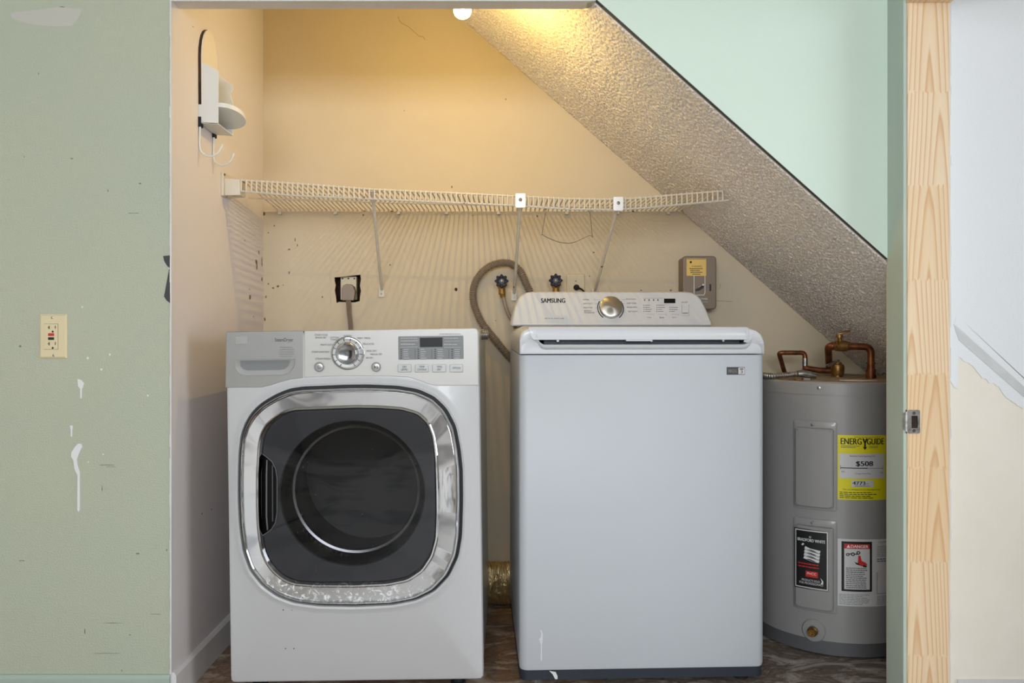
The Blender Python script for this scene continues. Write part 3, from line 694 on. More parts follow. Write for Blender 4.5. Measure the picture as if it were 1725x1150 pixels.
sh.done('lettering', dp)
for (u0, u1), tx in zip(((670.5, 693), (699.5, 722), (728.5, 751.5), (758, 780)), (('DRY', 'LEVEL'), ('TEMP', 'CONTROL'), ('TIME', 'DRY'), ('OPTION',))):
    b_ = plate(u0, u1, 613.4, 626.6, FD-.001, FD-.0048, .002, 'silver_btn', 'option_button', dr, .0012)
    sh = Sheet(plane_map(dr, FD-.0052)); cu = (u0+u1)/2
    for k, s_ in enumerate(tx):
        wd = len(s_)*1.15; v = 618 if len(tx) == 1 else 616+k*4.6
        sh.text(s_, cu-wd, cu+wd, v, v+3.2, 'print')
    sh.done('lettering', b_)
# door
dd = part('door', loft(N(), [ringp(R1, FD+.004), ringp(R1, FD-.012), ringp(R1, FD-.0165, off=-2), ringp(R1, FD-.0165, off=-3.5), ringp(R1, FD-.013, off=-5.5), ringp(R1, FD-.0145, off=-7),
    ringp(R2, FD-.0105, off=8), ringp(R2, FD-.0130, off=6.0), ringp(R2, FD-.0130, off=3.5), ringp(R2, FD-.003, off=0)]), 'chrome', dr, True, smooth=True, label='scuffed chrome door ring')
ccx, ccy = 593.0, 831.0
def circ_ring(r, y, n=NA):
    out = []
    for k in range(NA):
        a = 2*PI*k/NA; out.append(D(ccx+math.cos(a)*r, ccy+math.sin(a)*r, y))
    return out
part('inner_frame', loft(N(), [ringp(RG, FD+.001), circ_ring(123, FD+.004), circ_ring(121.5, FD+.010)]), 'door_grey', dd, True, smooth=True)
part('bowl', loft(N(), [circ_ring(121.5, FD+.010), circ_ring(119, FD+.03), circ_ring(110, FD+.060), circ_ring(106, FD+.062), circ_ring(104, FD+.075)]), 'steel', dd, True, smooth=True)
part('drum', loft(N(), [circ_ring(104, FD+.075), circ_ring(112, FD+.10), circ_ring(118, FD+.28), circ_ring(60, FD+.30), circ_ring(5, FD+.30)], cap1=True), 'drum', dd, True, smooth=True)
bm = N()
for k in range(9):
    a = math.radians(102+k*5.0); c = D(ccx+math.cos(a)*113, ccy+math.sin(a)*113, FD+.052)
    box(bm, c.x-.0022, c.x+.0022, c.y-.006, c.y+.001, c.z-.005, c.z+.005)
part('vent_slots', bm, 'black', dd, True)
rr = ringp(RG, FD-.0045, off=-.5)
part('door_glass', loft(N(), [rr]+[[D(DCX, DCY).lerp(p, s_)+Vector((0, (1-s_)*FD+(-.0045-.004*(1-s_*s_))*0-.0045*(1-s_)-.005*(1-s_*s_)-(FD)*(1-s_), 0)) for p in rr] for s_ in (.8, .55, .3, .1)], cap1=True), 'smoke', dd, True, smooth='all', label='smoked glass pane of the dryer door')
hp = [(443, 764), (450, 769), (459, 777), (465, 789), (467.5, 805), (467.5, 862), (464.5, 880), (457, 892), (448, 898), (442, 902), (439, 880), (438.5, 800), (440, 775)]
bm = N(); a1 = [D(u, v, FD-.0035) for u, v in hp]; a2 = [D(u-1.5, v, FD+.03) for u, v in hp]
loft(bm, [a1, a2], cap1=True)
hd = part('door_handle', bm, 'black_gloss', dd, True, smooth=True, label='black recessed door handle')
bm = N()
tube(bm, [D(u, v, FD-.0045) for u, v in hp[:10]], .0011, 8)
part('handle_rim', bm, 'door_grey', hd, True, smooth=True)
bm = N(); tube(bm, [D(449, 775, FD+.004), D(448.5, 800, FD+.002), D(448.5, 870, FD+.002), D(450, 893, FD+.004)], .0022, 8); tube(bm, [D(456, 785, FD+.016), D(456.5, 880, FD+.016)], .0015, 6)
part('finger_rail', bm, 'door_grey', hd, True, smooth=True)
for u, v in ((477, 1027), (492, 1027), (630, 1026), (647, 1026), (481, 1092), (495, 1092)):
    c = D(u, v, FD-.0004); part('screw_hole', cyl(N(), c, c+Vector((0, .001, 0)), .0017, n=10), 'print', dr, True)
cr = D(806, 566, -.02)
bm = tube(N(), [Vector((xrr-.006+.0006*i, -.02, D(806, 566).z)) for i in range(40)], lambda i, s_: .0150+.0012*math.sin(s_/.0046*2*PI)-.006*max(0, (i-30)/10)**2, 20)
part('ribbed_grommet', bm, 'galv', dr, True, smooth='all', label='grey ribbed fitting on the right side')
for sx in (-1, 1):
    for sy in (-1, 1):
        x = .27*sx; y = .27*sy; low = x*math.tan(math.radians(-.8))*1.0
        bm = N(); cyl(bm, (x, y, zb+.012), (x, y, low+.008), .012, n=16); cyl(bm, (x, y, low+.010), (x, y, low), .020, n=20)
        part('levelling_foot', bm, 'rubber', dr, True)

# ------------------------------------------------------------------ top-loading washer
yaw = .042; HW, FW = .336, -.315
wx, wy = .020+HW*math.cos(yaw)-(.315)*math.sin(yaw), 2.325+HW*math.sin(yaw)+.315*math.cos(yaw)
wa = thing('washing_machine', 'white top-loading washer with dial console and flat closed lid', 'washing machine', (wx, wy, 0), (0, 0, yaw))
W0 = plane_map(wa, FW)
def Wp(u, v, y=FW): p = W0(u, v, 0); return Vector((p.x, y, p.z))
zt = .901
bm = N(); pl = []                                          # plan outline with rounded front edges
r_ = .022
for cx_, a0 in ((-HW+r_, 180), (HW-r_, 270)):
    for i in range(7):
        a = math.radians(a0+90*i/6); pl.append((cx_+r_*math.cos(a), FW+r_+r_*math.sin(a)))
pl += [(HW, .315), (-HW, .315)]
loft(bm, [[Vector((x*s_, y+(.0 if s_ == 1 else .002), z)) for x, y in pl] for z, s_ in ((.048, .994), (.056, 1), (zt-.004, 1), (zt-.001, .998))], cap0=True, cap1=True)
part('cabinet', bm, 'appl2', wa, True, smooth=True)
bm = N(); loft(bm, [[Vector((x*.994, y*.994+.003, z)) for x, y in pl] for z in (.020, .0475)], cap0=True, cap1=True)
S = plane_map(wa, FW+.0038)
bs = part('base', bm, 'navy', wa, True, smooth=True)
sh = Sheet(S); sh.poly([(925, 1129), (936, 1131), (939, 1138), (939, 1143), (935, 1143), (931, 1135)], 'drip', .002); sh.done('paint_splash', bs)
sh = Sheet(plane_map(wa, FW)); sh.poly([(909, 1059), (912.5, 1062), (914.5, 1068), (914, 1078), (913, 1085), (913, 1110), (911.6, 1113), (910.6, 1110), (911, 1085), (907.5, 1076), (911, 1072), (911.5, 1066)], 'plast', .0008)
sh.done('paint_drip', wa)
# top cover: U channel that holds the lid
H = HW-.001
zc = .9285
prof = [(-H, .9025), (-H, .945), (-H+.004, .958), (-H+.012, .968), (-H+.024, .973), (-H+.034, .9735), (-H+.041, .971), (-H+.046, .962), (-H+.050, .946), (-H+.055, .935), (-H+.065, zc),
        (H-.055, zc), (H-.043, .932), (H-.036, .944), (H-.033, .955), (H-.037, .966), (H-.050, .9745), (H-.040, .9735), (H-.022, .968), (H-.009, .957), (H-.002, .942), (H, .925), (H, .9025)]
bm = N()
def pf(y, s=1.0, dz=0.0, base=.9025): return [Vector((x*s, y, base+(z-base)*(1-dz))) for x, z in prof]
loft(bm, [pf(FW+.012, .985, .55), pf(FW+.003, .992, .38), pf(FW+.0, .997, .16), pf(FW+.003, 1, .05), pf(FW+.012, 1, 0), pf(.315, 1, 0)], cap0=True, cap1=True)
tcv = part('top_cover', bm, 'plast', wa, True, smooth=True)
part('lid_gap_shade', bx(-H+.068, H-.060, FW+.030, .10, .9290, .9402), 'navy', wa, True, label='dark block painted as the shade under the lid')  # added dark block: shade of the gap below the lid, painted in
# lid
LX0, LX1 = Wp(896, 560).x, Wp(1262, 560).x
bm = N()
lp = [(LX0+.004, .9405), (LX0-.001, .946), (LX0-.006, .960), (LX0-.010, .974), (LX0-.006, .9765), (LX1-.008, .9765), (LX1-.002, .974), (LX1, .968), (LX1, .950), (LX1-.004, .943), (LX1-.012, .9405)]
cxm = (LX0+LX1)/2
def lr(y, s, q): return [Vector((cxm+(x-cxm)*s, y, .958+(z-.958)*q)) for x, z in lp]
loft(bm, [lr(FW+.003, .985, .5), lr(FW-.001, .994, .8), lr(FW-.002, .998, .93), lr(FW+.003, 1, 1), lr(.12, 1, 1)], cap0=True, cap1=True)
ld = part('lid', bm, 'plast', wa, True, smooth=True)
sh = Sheet(plane_map(wa, FW-.001))
bm = N(); p0, p1 = Wp(1055, 575), Wp(1098, 573); box(bm, p0.x, p1.x, FW+.001, FW+.02, .9375, .9408); part('lid_pull', bm, 'plast', ld, True)
for u in (940, 1098, 1219):
    c = Wp(u, 573.6, FW+.004); part('lid_bumper', cyl(N(), (c.x, FW+.003, .9388), (c.x, FW+.018, .9388), .0034, n=14), 'galv', ld, True, smooth=True)
part('hinge_strip', bx(Wp(886, 550).x+.015, HW-.06, .10, .155, .960, .9795), 'print_l', wa, True, bevel=.002)
# console
YC, TAN, Z0 = .150, .42, .975
Sc = plane_map(wa, YC, TAN, Z0)
co = [(861.5, 549), (862.5, 540), (864.5, 529), (868, 515), (873, 503), (879, 496.5), (886, 492.8), (895, 491.2), (1155, 491), (1166, 492.5), (1174, 496), (1181, 503), (1188, 517), (1195, 533), (1199.5, 545), (1200, 549)]
fr = [Sc(u, v, 0) for u, v in co]
cm = sum((p for p in fr), Vector())/len(fr)
fi = [Sc(1031+(u-1031)*.985, 522+(v-522)*.93, .003) for u, v in co]
bkr = [Vector((p.x*1.0, .300, p.z)) for p in fr]
bm = N(); loft(bm, [fi, [p+Vector((0, .004, 0)) for p in fr], bkr], cap0=True, cap1=True)
cs_ = part('console', bm, 'plast', wa, True, smooth=True, bevel=.004)
Sc2 = plane_map(wa, YC-.0032, TAN, Z0)
sh = Sheet(Sc2)
sh.text('SAMSUNG', 911.5, 952, 502.4, 510, 'black', bold=.35)
sh.text('VRT PLUS', 917, 931, 535.5, 537.3, 'print'); sh.text('SMART CARE', 933, 950, 535.5, 537.3, 'print')
for t, u0, u1, v in (('NORMAL', 982, 993, 503.5), ('HEAVY DUTY', 982.5, 999, 510.3), ('DELICATES', 983, 998, 517), ('BEDDING/', 984, 996, 522.5), ('WATERPROOF', 984, 1001.5, 525.6)): sh.text(t, u0, u1, v, v+2.2, 'print')
for t, u0, u1, v in (('QUICK WASH', 1054, 1071, 502.8), ('DEEP WASH', 1056, 1072, 509.6), ('RINSE+SPIN', 1056, 1073, 516.4), ('SELF CLEAN', 1058, 1074, 523.4)): sh.text(t, u0, u1, v, v+2.2, 'print')
for k, v in enumerate((504.5, 511.3, 518, 525)): sh.rect(1000+k, 1010, v, v+.35, 'print_l', nu=1); sh.rect(1047, 1053, v, v+.35, 'print_l', nu=1)
sh.rect(1083, 1119, 502, 502.4, 'print_l', nu=1)
for u in (1085, 1092.5, 1100, 1107.5): sh.rect(u, u+2, 504.6, 505.8, 'print', nu=1); sh.rect(u+.4, u+1.4, 503.4, 507, 'print', nu=1)
for u, n, v0 in ((1084, 4, 514), (1106, 4, 514), (1128, 3, 517.6)):
    for k in range(n):
        v = v0+k*3.5; sh.rect(u, u+1.1, v-.7, v+.7, 'black', nu=1); sh.rect(u+2.5, u+2.5+random.uniform(5, 12), v-.5, v+.5, 'print_l', nu=1)
for u, n in ((1088, 'Temp'), (1109, 'Soil'), (1130, 'Spin')):
    sh.rect(u, u+13, 529, 529.3, 'print_l', nu=1); sh.rect(u+13, u+13.3, 529, 532, 'print_l', nu=1); sh.text(n, u+2, u+9, 533.5, 536, 'print')
for q in (((1148.5, 1149), (513, 529)), ((1160, 1160.5), (513, 531)), ((1149, 1160), (531, 531.4)), ((1150, 1159), (526.5, 528))): sh.rect(q[0][0], q[0][1], q[1][0], q[1][1], 'print_l', nu=1)
sh.text('LID LOCK', 1148, 1158, 508, 510, 'print')
sh.done('lettering', cs_)
sh = Sheet(Sc2); sh.rect(1118.5, 1137.5, 503, 510.6, 'lcd', .0012); sh.done('display', cs_)
# dial
nn = Vector((0, -1, TAN)).normalized(); dc = Sc2(1028.5, 519, 0)
kd = part('cycle_dial', lathe(N(), dc, nn, [(0, .038), (.012, .0372), (.0155, .0365), (.0165, .035), (.0163, .001)], 64), 'brushed', wa, True, smooth=True)
u_, v_ = frame(nn)
for a0, a1 in ((145, 232), (-52, 35)):
    pts = []; bm = N()
    for k in range(15):
        a = math.radians(a0+(a1-a0)*k/14); pts.append(dc+Vector((math.cos(a)*.0425, 0, 0))+Vector((0, TAN, 1)).normalized()*(math.sin(a)*.0425)+nn*.001)
    tube(bm, pts, .0016, 6); part('dial_arc', bm, 'black', wa, True)
sh = Sheet(plane_map(wa, FW)); sh.rect(1224, 1243, 618, 631, 'print', .0006); sh.rect(1243, 1254.5, 618, 631, 'black', .0006); sh.rect(1243.6, 1254, 618.8, 630.2, 'paper', .0010)
sh.text('BBQG', 1227, 1241, 622, 628, 'print_l', .0012); sh.rect(1246, 1252, 620.5, 622.3, 'print', .0014); sh.text('3', 1247, 1251, 623.3, 628.6, 'print', .0014)
sh.done('rating_sticker', wa, label='small dark and white sticker')
for sx in (-1, 1):
    for sy in (-1, 1):
        bm = N(); x, y = .285*sx, .26*sy; cyl(bm, (x, y, .03), (x, y, .010), .010, n=16); cyl(bm, (x, y, .012), (x, y, 0), .021, n=20)
        part('levelling_foot', bm, 'rubber' if sx*sy < 0 else 'galv', wa, True)

# ------------------------------------------------------------------ water heater
HX, HYc, HR = 1.035, 2.776, .248; HT = .812
wh = thing('water_heater', 'grey cylindrical electric water heater with yellow energy label', 'water heater', (HX, HYc, 0))
def HP(a, z, r=HR): return Vector((HX+r*math.sin(a), HYc-r*math.cos(a), z))
def h_angle(px, r=HR):                                      # angle of the tank surface point seen at a column
    lo, hi = -1.4, 1.2
    best = min((abs((HX+r*math.sin(a))/(HYc-r*math.cos(a))-(px-CX)/F), a) for a in [lo+(hi-lo)*i/2600 for i in range(2600)])
    return best[1]
def h_map(u0, u1, v0, v1, r=HR):                            # linear sheet between two columns
    a0, a1 = h_angle(u0, r), h_angle(u1, r)
    Ym = HYc-r*math.cos((a0+a1)/2); za, zb_ = Z(v0, Ym), Z(v1, Ym)
    def S(u, v, off=0.0):
        return HP(a0+(a1-a0)*(u-u0)/(u1-u0), za+(zb_-za)*(v-v0)/(v1-v0), r+off)
    return S
part('tank', lathe(N(), (HX, HYc, 0), (0, 0, 1), [(.045, HR), (HT-.034, HR)], 96), 'heater', wh, smooth=True)
part('base_ring', lathe(N(), (HX, HYc, 0), (0, 0, 1), [(.006, HR-.003), (.006, HR+.001), (.045, HR+.001), (.0455, HR-.004)], 96), 'heater_base', wh, smooth=True)
tl = part('top_cap', lathe(N(), (HX, HYc, 0), (0, 0, 1), [(HT-.038, HR+.0022), (HT-.004, HR+.0022), (HT, HR-.001)], 96), 'heater', wh, smooth=True)
part('dusty_top', lathe(N(), (HX, HYc, 0), (0, 0, 1), [(HT-.0005, HR-.002), (HT+.0008, HR-.004)], 96), 'heater_top', tl)
c = HP(h_angle(1380), Z(653, 2.56), HR+.002); part('screw', lathe(N(), c, HP(h_angle(1380), 0, 1)-HP(h_angle(1380), 0, 0), [(0, .006), (.003, .005), (.004, .001)], 16), 'galv', tl, smooth=True)
def panel(u0, u1, v0, v1, name):
    S = h_map(u0, u1, v0, v1); bm = N()
    def rr_(ins_u, ins_v, top, off, r):
        pts = rrect(u0+ins_u, u1-ins_u, v0+top, v1-ins_v, r); out = []
        for i in range(len(pts)):
            a_, b_ = pts[i], pts[(i+1) % len(pts)]
            for k in range(4): t_ = k/4; out.append(S(a_[0]+(b_[0]-a_[0])*t_, a_[1]+(b_[1]-a_[1])*t_, off))
        return out
    rings = [rr_(0, 0, 0, -.002, 4), rr_(0, 0, 0, .004, 4), rr_(1, 1, 1, .005, 4), rr_(5, 4, 11, .005, 4), rr_(6, 5, 12, .015, 4), rr_(8, 7, 14, .017, 4)]
    rings += [[(c_:=S((u0+u1)/2, (v0+v1)/2+5, .017)).lerp(p, q) for p in rings[-1]] for q in ()]
    loft(bm, rings)
    # curved face
    n = 12; prev = None
    for i in range(n+1):
        u = u0+8+(u1-u0-16)*i/n; e = 2.5*max(0, 1-min(i, n-i)/1.0)
        cur = (bm.verts.new(S(u, v0+14+e, .017)), bm.verts.new(S(u, v1-7-e, .017)))
        if prev: bm.faces.new((prev[0], prev[1], cur[1], cur[0]))
        prev = cur
    o = part(name, bm, 'heater', wh, smooth=True)
    p = S((u0+u1)/2-3, v0+6, .005); d = S((u0+u1)/2, v0+6, 1)-S((u0+u1)/2, v0+6, 0)
    part('screw', lathe(N(), p, d, [(0, .005), (.0025, .0045), (.003, .001)], 14), 'galv', o, smooth=True)
    return o, S
panel(1338, 1410, 709, 858, 'access_panel')
p2, S2 = panel(1338, 1410, 874, 1029, 'access_panel')
sh = Sheet(lambda u, v, off=0: S2(u, v, .017+off))
sh.rect(1343.5, 1397.5, 890, 991, 'steel', .0005, 10); sh.rect(1345.3, 1395.7, 892, 989, 'white_print', .0009, 10); sh.rect(1346.5, 1394.5, 893.5, 987.5, 'black', .0013, 10)
sh.text('BRADFORD WHITE', 1349, 1392, 906, 911, 'white_print', .0018, bold=.15)
sh.dot(1369, 903, 2, 'print_l', .0018)
for k in range(4):
    sh.poly([(1360+1.2*(3-k)*.4, 919+k*5.4), (1369, 922+k*5.4), (1385-k*.5, 924+k*5.4), (1384-k*.5, 928.4+k*5.4), (1369, 926.6+k*5.4), (1358.6+(3-k)*.5, 923.5+k*5.4)], 'white_print', .0018)
sh.poly([(1355, 917), (1358, 914), (1360, 916), (1357, 918.6)], 'white_print', .0018)
sh.lines(1350, 1391, 946, 956, 2, 'red', .0018)
sh.rect(1362, 1381, 960, 970, 'red', .0018); sh.text('PHCC', 1364.5, 1378.5, 962, 966, 'white_print', .0022)
sh.poly([(1385, 969), (1389, 974), (1389, 979), (1385, 980), (1387, 975)], 'white_print', .0018)
sh.text('PRODUCTS SOLD', 1356, 1384, 974, 977.6, 'white_print', .0018); sh.text('FOR PROFESSIONALS', 1352, 1389, 979, 982.6, 'white_print', .0018)
sh.done('brand_label', p2, local=False, label='black and silver framed maker label')
# energy label
S = h_map(1411, 1492, 733, 842); sh = Sheet(S)
sh.rect(1411, 1492, 733, 842, 'yellow', .0006, 14)
sh.text('ENERG', 1416, 1449, 738, 748.6, 'black', .0012, bold=.35); sh.text('GUIDE', 1458, 1487.5, 738, 748.6, 'black', .0012, bold=.35)
sh.poly([(1450, 738), (1453, 738), (1454.6, 743), (1456.2, 738), (1459, 738), (1456, 746.5), (1456, 753), (1458.5, 752), (1454.6, 757.5), (1450.7, 752), (1453.2, 753), (1453.2, 746.5)], 'black', .0012)
sh.lines(1416, 1446, 750, 755, 2, 'print', .0012); sh.lines(1461, 1480, 750.5, 755, 2, 'print', .0012); sh.lines(1437, 1487, 735, 737, 1, 'print', .0012)
sh.rect(1413.5, 1489, 764, 806, 'paper', .0010, 12)
sh.text('Estimated Yearly Operating Cost', 1430, 1472, 766.5, 770, 'black', .0014); sh.text('$508', 1440, 1468, 776.5, 786, 'black', .0014, bold=.45)
sh.rect(1415.5, 1459, 787.6, 789, 'black', .0014); sh.rect(1459, 1486, 788.4, 789, 'print', .0014); sh.rect(1415.2, 1415.9, 784, 791, 'print', .0014, 1); sh.rect(1485.6, 1486.2, 785, 791, 'print', .0014, 1)
sh.text('$480', 1417, 1422, 793.5, 796, 'print', .0014); sh.text('$563', 1482, 1487, 795, 797.5, 'print', .0014); sh.text('Cost Range of Similar Models', 1438, 1464, 796.5, 799, 'black', .0014)
sh.rect(1432.5, 1469.5, 809, 820, 'paper', .0010); sh.text('4773', 1434.5, 1455, 810.5, 816.5, 'black', .0014, bold=.3); sh.text('kWh', 1456, 1461, 813.5, 816, 'print', .0014); sh.lines(1438, 1464, 817.4, 819.4, 1, 'black', .0014)
sh.text('Your cost will depend on your utility rates and use.', 1419, 1481, 823, 826.4, 'black', .0014); sh.lines(1414, 1478, 828, 840, 4, 'black', .0014)
sh.done('energy_label', wh, local=False, label='yellow energy guide label')
S = h_map(1411, 1520, 908, 1021); sh = Sheet(S)
sh.rect(1411, 1520, 908, 1021, 'paper', .0006, 16); sh.rect(1416.5, 1462, 912, 996, 'black', .0010, 10); sh.rect(1420.5, 1458.5, 916, 992.5, 'paper', .0013, 10)
sh.rect(1420.5, 1458.5, 916, 924, 'red', .0016); sh.text('DANGER', 1430, 1456, 917.6, 922.4, 'white_print', .0020, bold=.2); sh.poly([(1426.5, 917), (1429.2, 922.5), (1423.8, 922.5)], 'white_print', .0020)
for u, v, r in ((1425.5, 934, 2.6), (1433, 933, 3), (1441, 930.5, 3)): sh.dot(u, v, r, 'black', .0017); sh.dot(u, v, r*.45, 'paper', .0019)
sh.rect(1425, 1441, 932, 933.6, 'black', .0016, 3)
sh.poly([(1441, 935), (1444, 935), (1446, 944), (1452, 947), (1455, 951), (1446, 953), (1440, 950)], 'red', .0017); sh.poly([(1435, 946), (1441, 948), (1444, 952), (1438, 950)], 'black', .0018); sh.poly([(1447, 951), (1454, 952), (1453, 955), (1448, 954)], 'black', .0018)
sh.lines(1423, 1456, 955, 991, 11, 'print', .0017); sh.lines(1413, 1458, 1000, 1019, 7, 'print_l', .0012)
sh.text('AUTOMATIC STORAGE', 1472, 1516, 912, 914.5, 'print', .0012); sh.lines(1470, 1516, 919, 938, 7, 'print_l', .0012); sh.lines(1470, 1516, 940, 947, 2, 'print', .0012)
sh.rect(1470, 1470.6, 963, 1000, 'print', .0012, 1); sh.rect(1470, 1516, 999.4, 1000, 'print', .0012); sh.lines(1470, 1516, 1003, 1019, 6, 'print_l', .0012)
sh.done('danger_label', wh, local=False, label='white label with red danger heading')
a = h_angle(1371); Yv = HYc-HR*math.cos(a); c = HP(a, Z(1061, Yv)); d = HP(a, 0, 1)-HP(a, 0, 0)
es = part('drain_escutcheon', lathe(N(), c, d, [(-.01, .034), (.003, .034), (.006, .031), (.007, .015), (.003, .013)], 40), 'heater', wh, smooth=True)
vd = part('drain_valve', lathe(N(), c, d, [(0, .012), (.010, .012), (.010, .014), (.018, .0145), (.020, .012), (.030, .012), (.033, .0105), (.033, .006), (.026, .005)], 24), 'brass', wh, smooth=True)
S = h_map(1411, 1450, 1083, 1093); sh = Sheet(S); sh.poly([(1415, 1085), (1430, 1083.5), (1444, 1086), (1443, 1092), (1430, 1090), (1416, 1089)], 'scrap_b', .0006); sh.done('rust_mark', wh, local=False)

# ------------------------------------------------------------------ plumbing above the heater
def elbow_path(pts, r=.018, k=6):
    pts = [Vector(p) for p in pts]; out = [pts[0]]
    for a, b, c in zip(pts, pts[1:], pts[2:]):
        d0 = (a-b).normalized(); d1 = (c-b).normalized(); p, q = b+d0*r, b+d1*r
        for i in range(k+1):
            t = i/k; out.append(p*(1-t)**2+b*2*t*(1-t)+q*t*t)
    out.append(pts[-1]); return out
Yp = 2.72
hp_ = thing('copper_hot_pipe', 'copper pipe arching from heater top with brass shutoff valve', 'pipe', P(1467, 636, Yp))
q0, q1, q2 = P(1467, 640, Yp), P(1467, 584, Yp), P(1395, 582, Yp+.02)
q0.z = HT+.0008
q3 = P(1397, 622, 2.90)
part('pipe', tube(N(), elbow_path([q0, q1, q2, q3], .022), .0112, 16), 'copper', hp_, smooth=True)
bm = N(); cyl(bm, q0, q0+Vector((0, 0, .012)), .0165, n=20); cyl(bm, q0+Vector((0, 0, .012)), q0+Vector((0, 0, .03)), .0145, n=20); cyl(bm, q0+Vector((0, 0, .045)), q0+Vector((0, 0, .052)), .0135, n=20)
part('dielectric_union', bm, 'copper', hp_, smooth=True)
bm = N(); ex = Vector((1, 0, 0)); va = q1.lerp(q2, .70)
lathe(bm, va-ex*.026, ex, [(0, .0135), (.008, .0135), (.010, .0165), (.042, .0175), (.046, .0140), (.054, .0140)], 20)
part('valve_body', bm, 'brass', hp_, smooth=True)
bm = N(); cyl(bm, va, va+Vector((-.006, -.004, .030)), .007, n=14); cyl(bm, va+Vector((-.006, -.004, .026)), va+Vector((-.006, -.004, .036)), .011, n=12)
prism(bm, [va+Vector(v) for v in ((-.012, -.010, .036), (.004, -.016, .040), (.026, -.014, .046), (.030, -.002, .048), (.020, .008, .046), (-.004, .008, .038))], (0, 0, .004))
part('valve_handle', bm, 'brass', hp_, bevel=.001)
Yq = 2.86
cp = thing('copper_cold_pipe', 'small copper loop left of relief fitting above the heater', 'pipe', P(1356, 628, Yq))
a0, a1, a2, a3 = P(1356, 621, Yq), P(1356, 594, Yq), P(1312, 594, Yq), P(1323, 632, 3.0)
part('pipe', tube(N(), elbow_path([a0, a1, a2, a3], .014), .0078, 14), 'copper', cp, smooth=True)
bm = N(); cyl(bm, P(1356, 616, Yq), P(1356, 603, Yq), .0088, n=16); part('soldered_collar', bm, 'galv', cp, smooth=True, label='silvery solder collar')
rfc = P(1411, 625, 2.80)
part('branch_pipe', tube(N(), [a0+Vector((0, 0, -.002)), P(1358, 620, Yq-.01), P(1380, 623.5, 2.83), rfc], .0095, 14), 'copper', cp, smooth=True)
bm = N(); zb0 = HT+.0008
lathe(bm, (rfc.x, rfc.y, 0), (0, 0, 1), [(zb0, .015), (zb0+.006, .015), (zb0+.006, .019), (zb0+.018, .021), (zb0+.032, .0215), (zb0+.040, .019), (zb0+.042, .014), (zb0+.048, .012)], 24)
part('relief_valve', bm, 'brass', cp, smooth=True)
bm = N(); l0, l1 = P(1395, 616.5, 2.78), P(1414, 606.5, 2.79); dl = (l1-l0).normalized(); up = Vector((-dl.z, 0, dl.x))
prism(bm, [l0-up*.004, l1-up*.004, l1+up*.004, l0+up*.004], (0, .018, 0)); part('relief_lever', bm, 'galv', cp, bevel=.0012, label='bare metal lever')
# flexible conduit
cd = thing('flexible_conduit', 'silver spiral conduit lying on the heater top behind washer', 'conduit', P(1345, 630, 2.62))
pth = resample(smooth_path([Vector((.735, 2.97, HT+.035)), Vector((.745, 2.86, HT+.022)), P(1290, 632.5, 2.70), P(1318, 632, 2.67), P(1344, 629.5, 2.66)], 12), .0011)
part('conduit', tube(N(), pth, lambda i, s_: .0085+.0014*math.sin(s_/.0066*2*PI), 14, caps=True), 'galv', cd, smooth='all')
bm = N(); e0 = pth[-1]; tube(bm, [e0, P(1352, 629, 2.66), P(1366, 631, 2.66), P(1376, 634, 2.655)], lambda i, s_: (.010, .0115, .0105, .006)[i], 16); box(bm, X(1353, 2.65), X(1364, 2.65), 2.645, 2.665, HT+.001, HT+.006)
part('connector', bm, 'galv', cd, smooth=True)
bm = N(); S0 = HT+.001
prism(bm, [Vector((X(u, y_), y_, S0+.001)) for u, y_ in ((1414, 2.60), (1432, 2.62), (1452, 2.615), (1478, 2.578), (1462, 2.562), (1436, 2.567), (1424, 2.578))], (0, 0, .0016))
tag(part('torn_paper_scrap', bm, 'scrap'), 'torn white scrap lying flat on the heater top', 'scrap')
bm = N()
for k in range(26):
    u = random.uniform(1296, 1348); y_ = random.uniform(2.60, 2.63)+max(0, (1330-u)*.0012); c = Vector((X(u, y_), y_, S0+.001)); r = random.uniform(.003, .009)
    if (c.x-HX)**2+(c.y-HYc)**2 > (HR-.012)**2: continue
    prism(bm, [c+Vector((r*math.cos(a_+random.random()*.5), .6*r*math.sin(a_), 0)) for a_ in (0, 1.2, 2.4, 3.6, 5)], (0, 0, random.uniform(.001, .004)))
o = tag(part('rust_flakes', bm, 'scrap_b'), 'brown rust flakes scattered on the heater top under the conduit', 'debris'); o['kind'] = 'stuff'

# ------------------------------------------------------------------ wire shelf
YS, YR = 2.62, 3.035
sf = thing('wire_shelf', 'sagging white ventilated wire shelf across the alcove', 'shelf', (0, YR, 1.38))
topk = [(378, 301), (404, 303.5), (493, 309), (627, 319), (733, 324), (819, 328), (875, 331), (958, 335), (1030, 336), (1080, 333.5), (1128, 329), (1214, 322)]
lowk = [(378, 319), (404, 321.5), (493, 329), (627, 335), (733, 340), (819, 344), (875, 346.5), (958, 352), (1030, 353), (1080, 350.5), (1128, 346), (1228, 337)]
def interp(key, u):
    for a, b in zip(key, key[1:]):
        if u <= b[0]: return a[1]+(b[1]-a[1])*(u-a[0])/(b[0]-a[0])
    a, b = key[-2:]; return a[1]+(b[1]-a[1])*(u-a[0])/(b[0]-a[0])
def railpts(key, Y, u0, u1, dz=0): return [P(u, interp(key, u), Y)+Vector((0, 0, dz)) for u in [u0+(u1-u0)*i/50 for i in range(51)]]
part('front_rail', tube(N(), railpts(topk, YS, 398, 1216), .0030, 8), 'wire', sf, smooth=True)
part('front_rail', tube(N(), railpts(lowk, YS, 398, 1228), .0032, 8), 'wire', sf, smooth=True)
ZR = Z(357, YB)+.004
xe = X(1155, YR)
part('back_rail', tube(N(), [(-.872, YR, ZR-.003), (xe, YR, ZR-.003)], .0030, 8), 'wire', sf, smooth=True)
mk = [(421, 340), (627, 347.5), (819, 352), (1000, 354), (1172, 350)]
Ym_ = 2.84
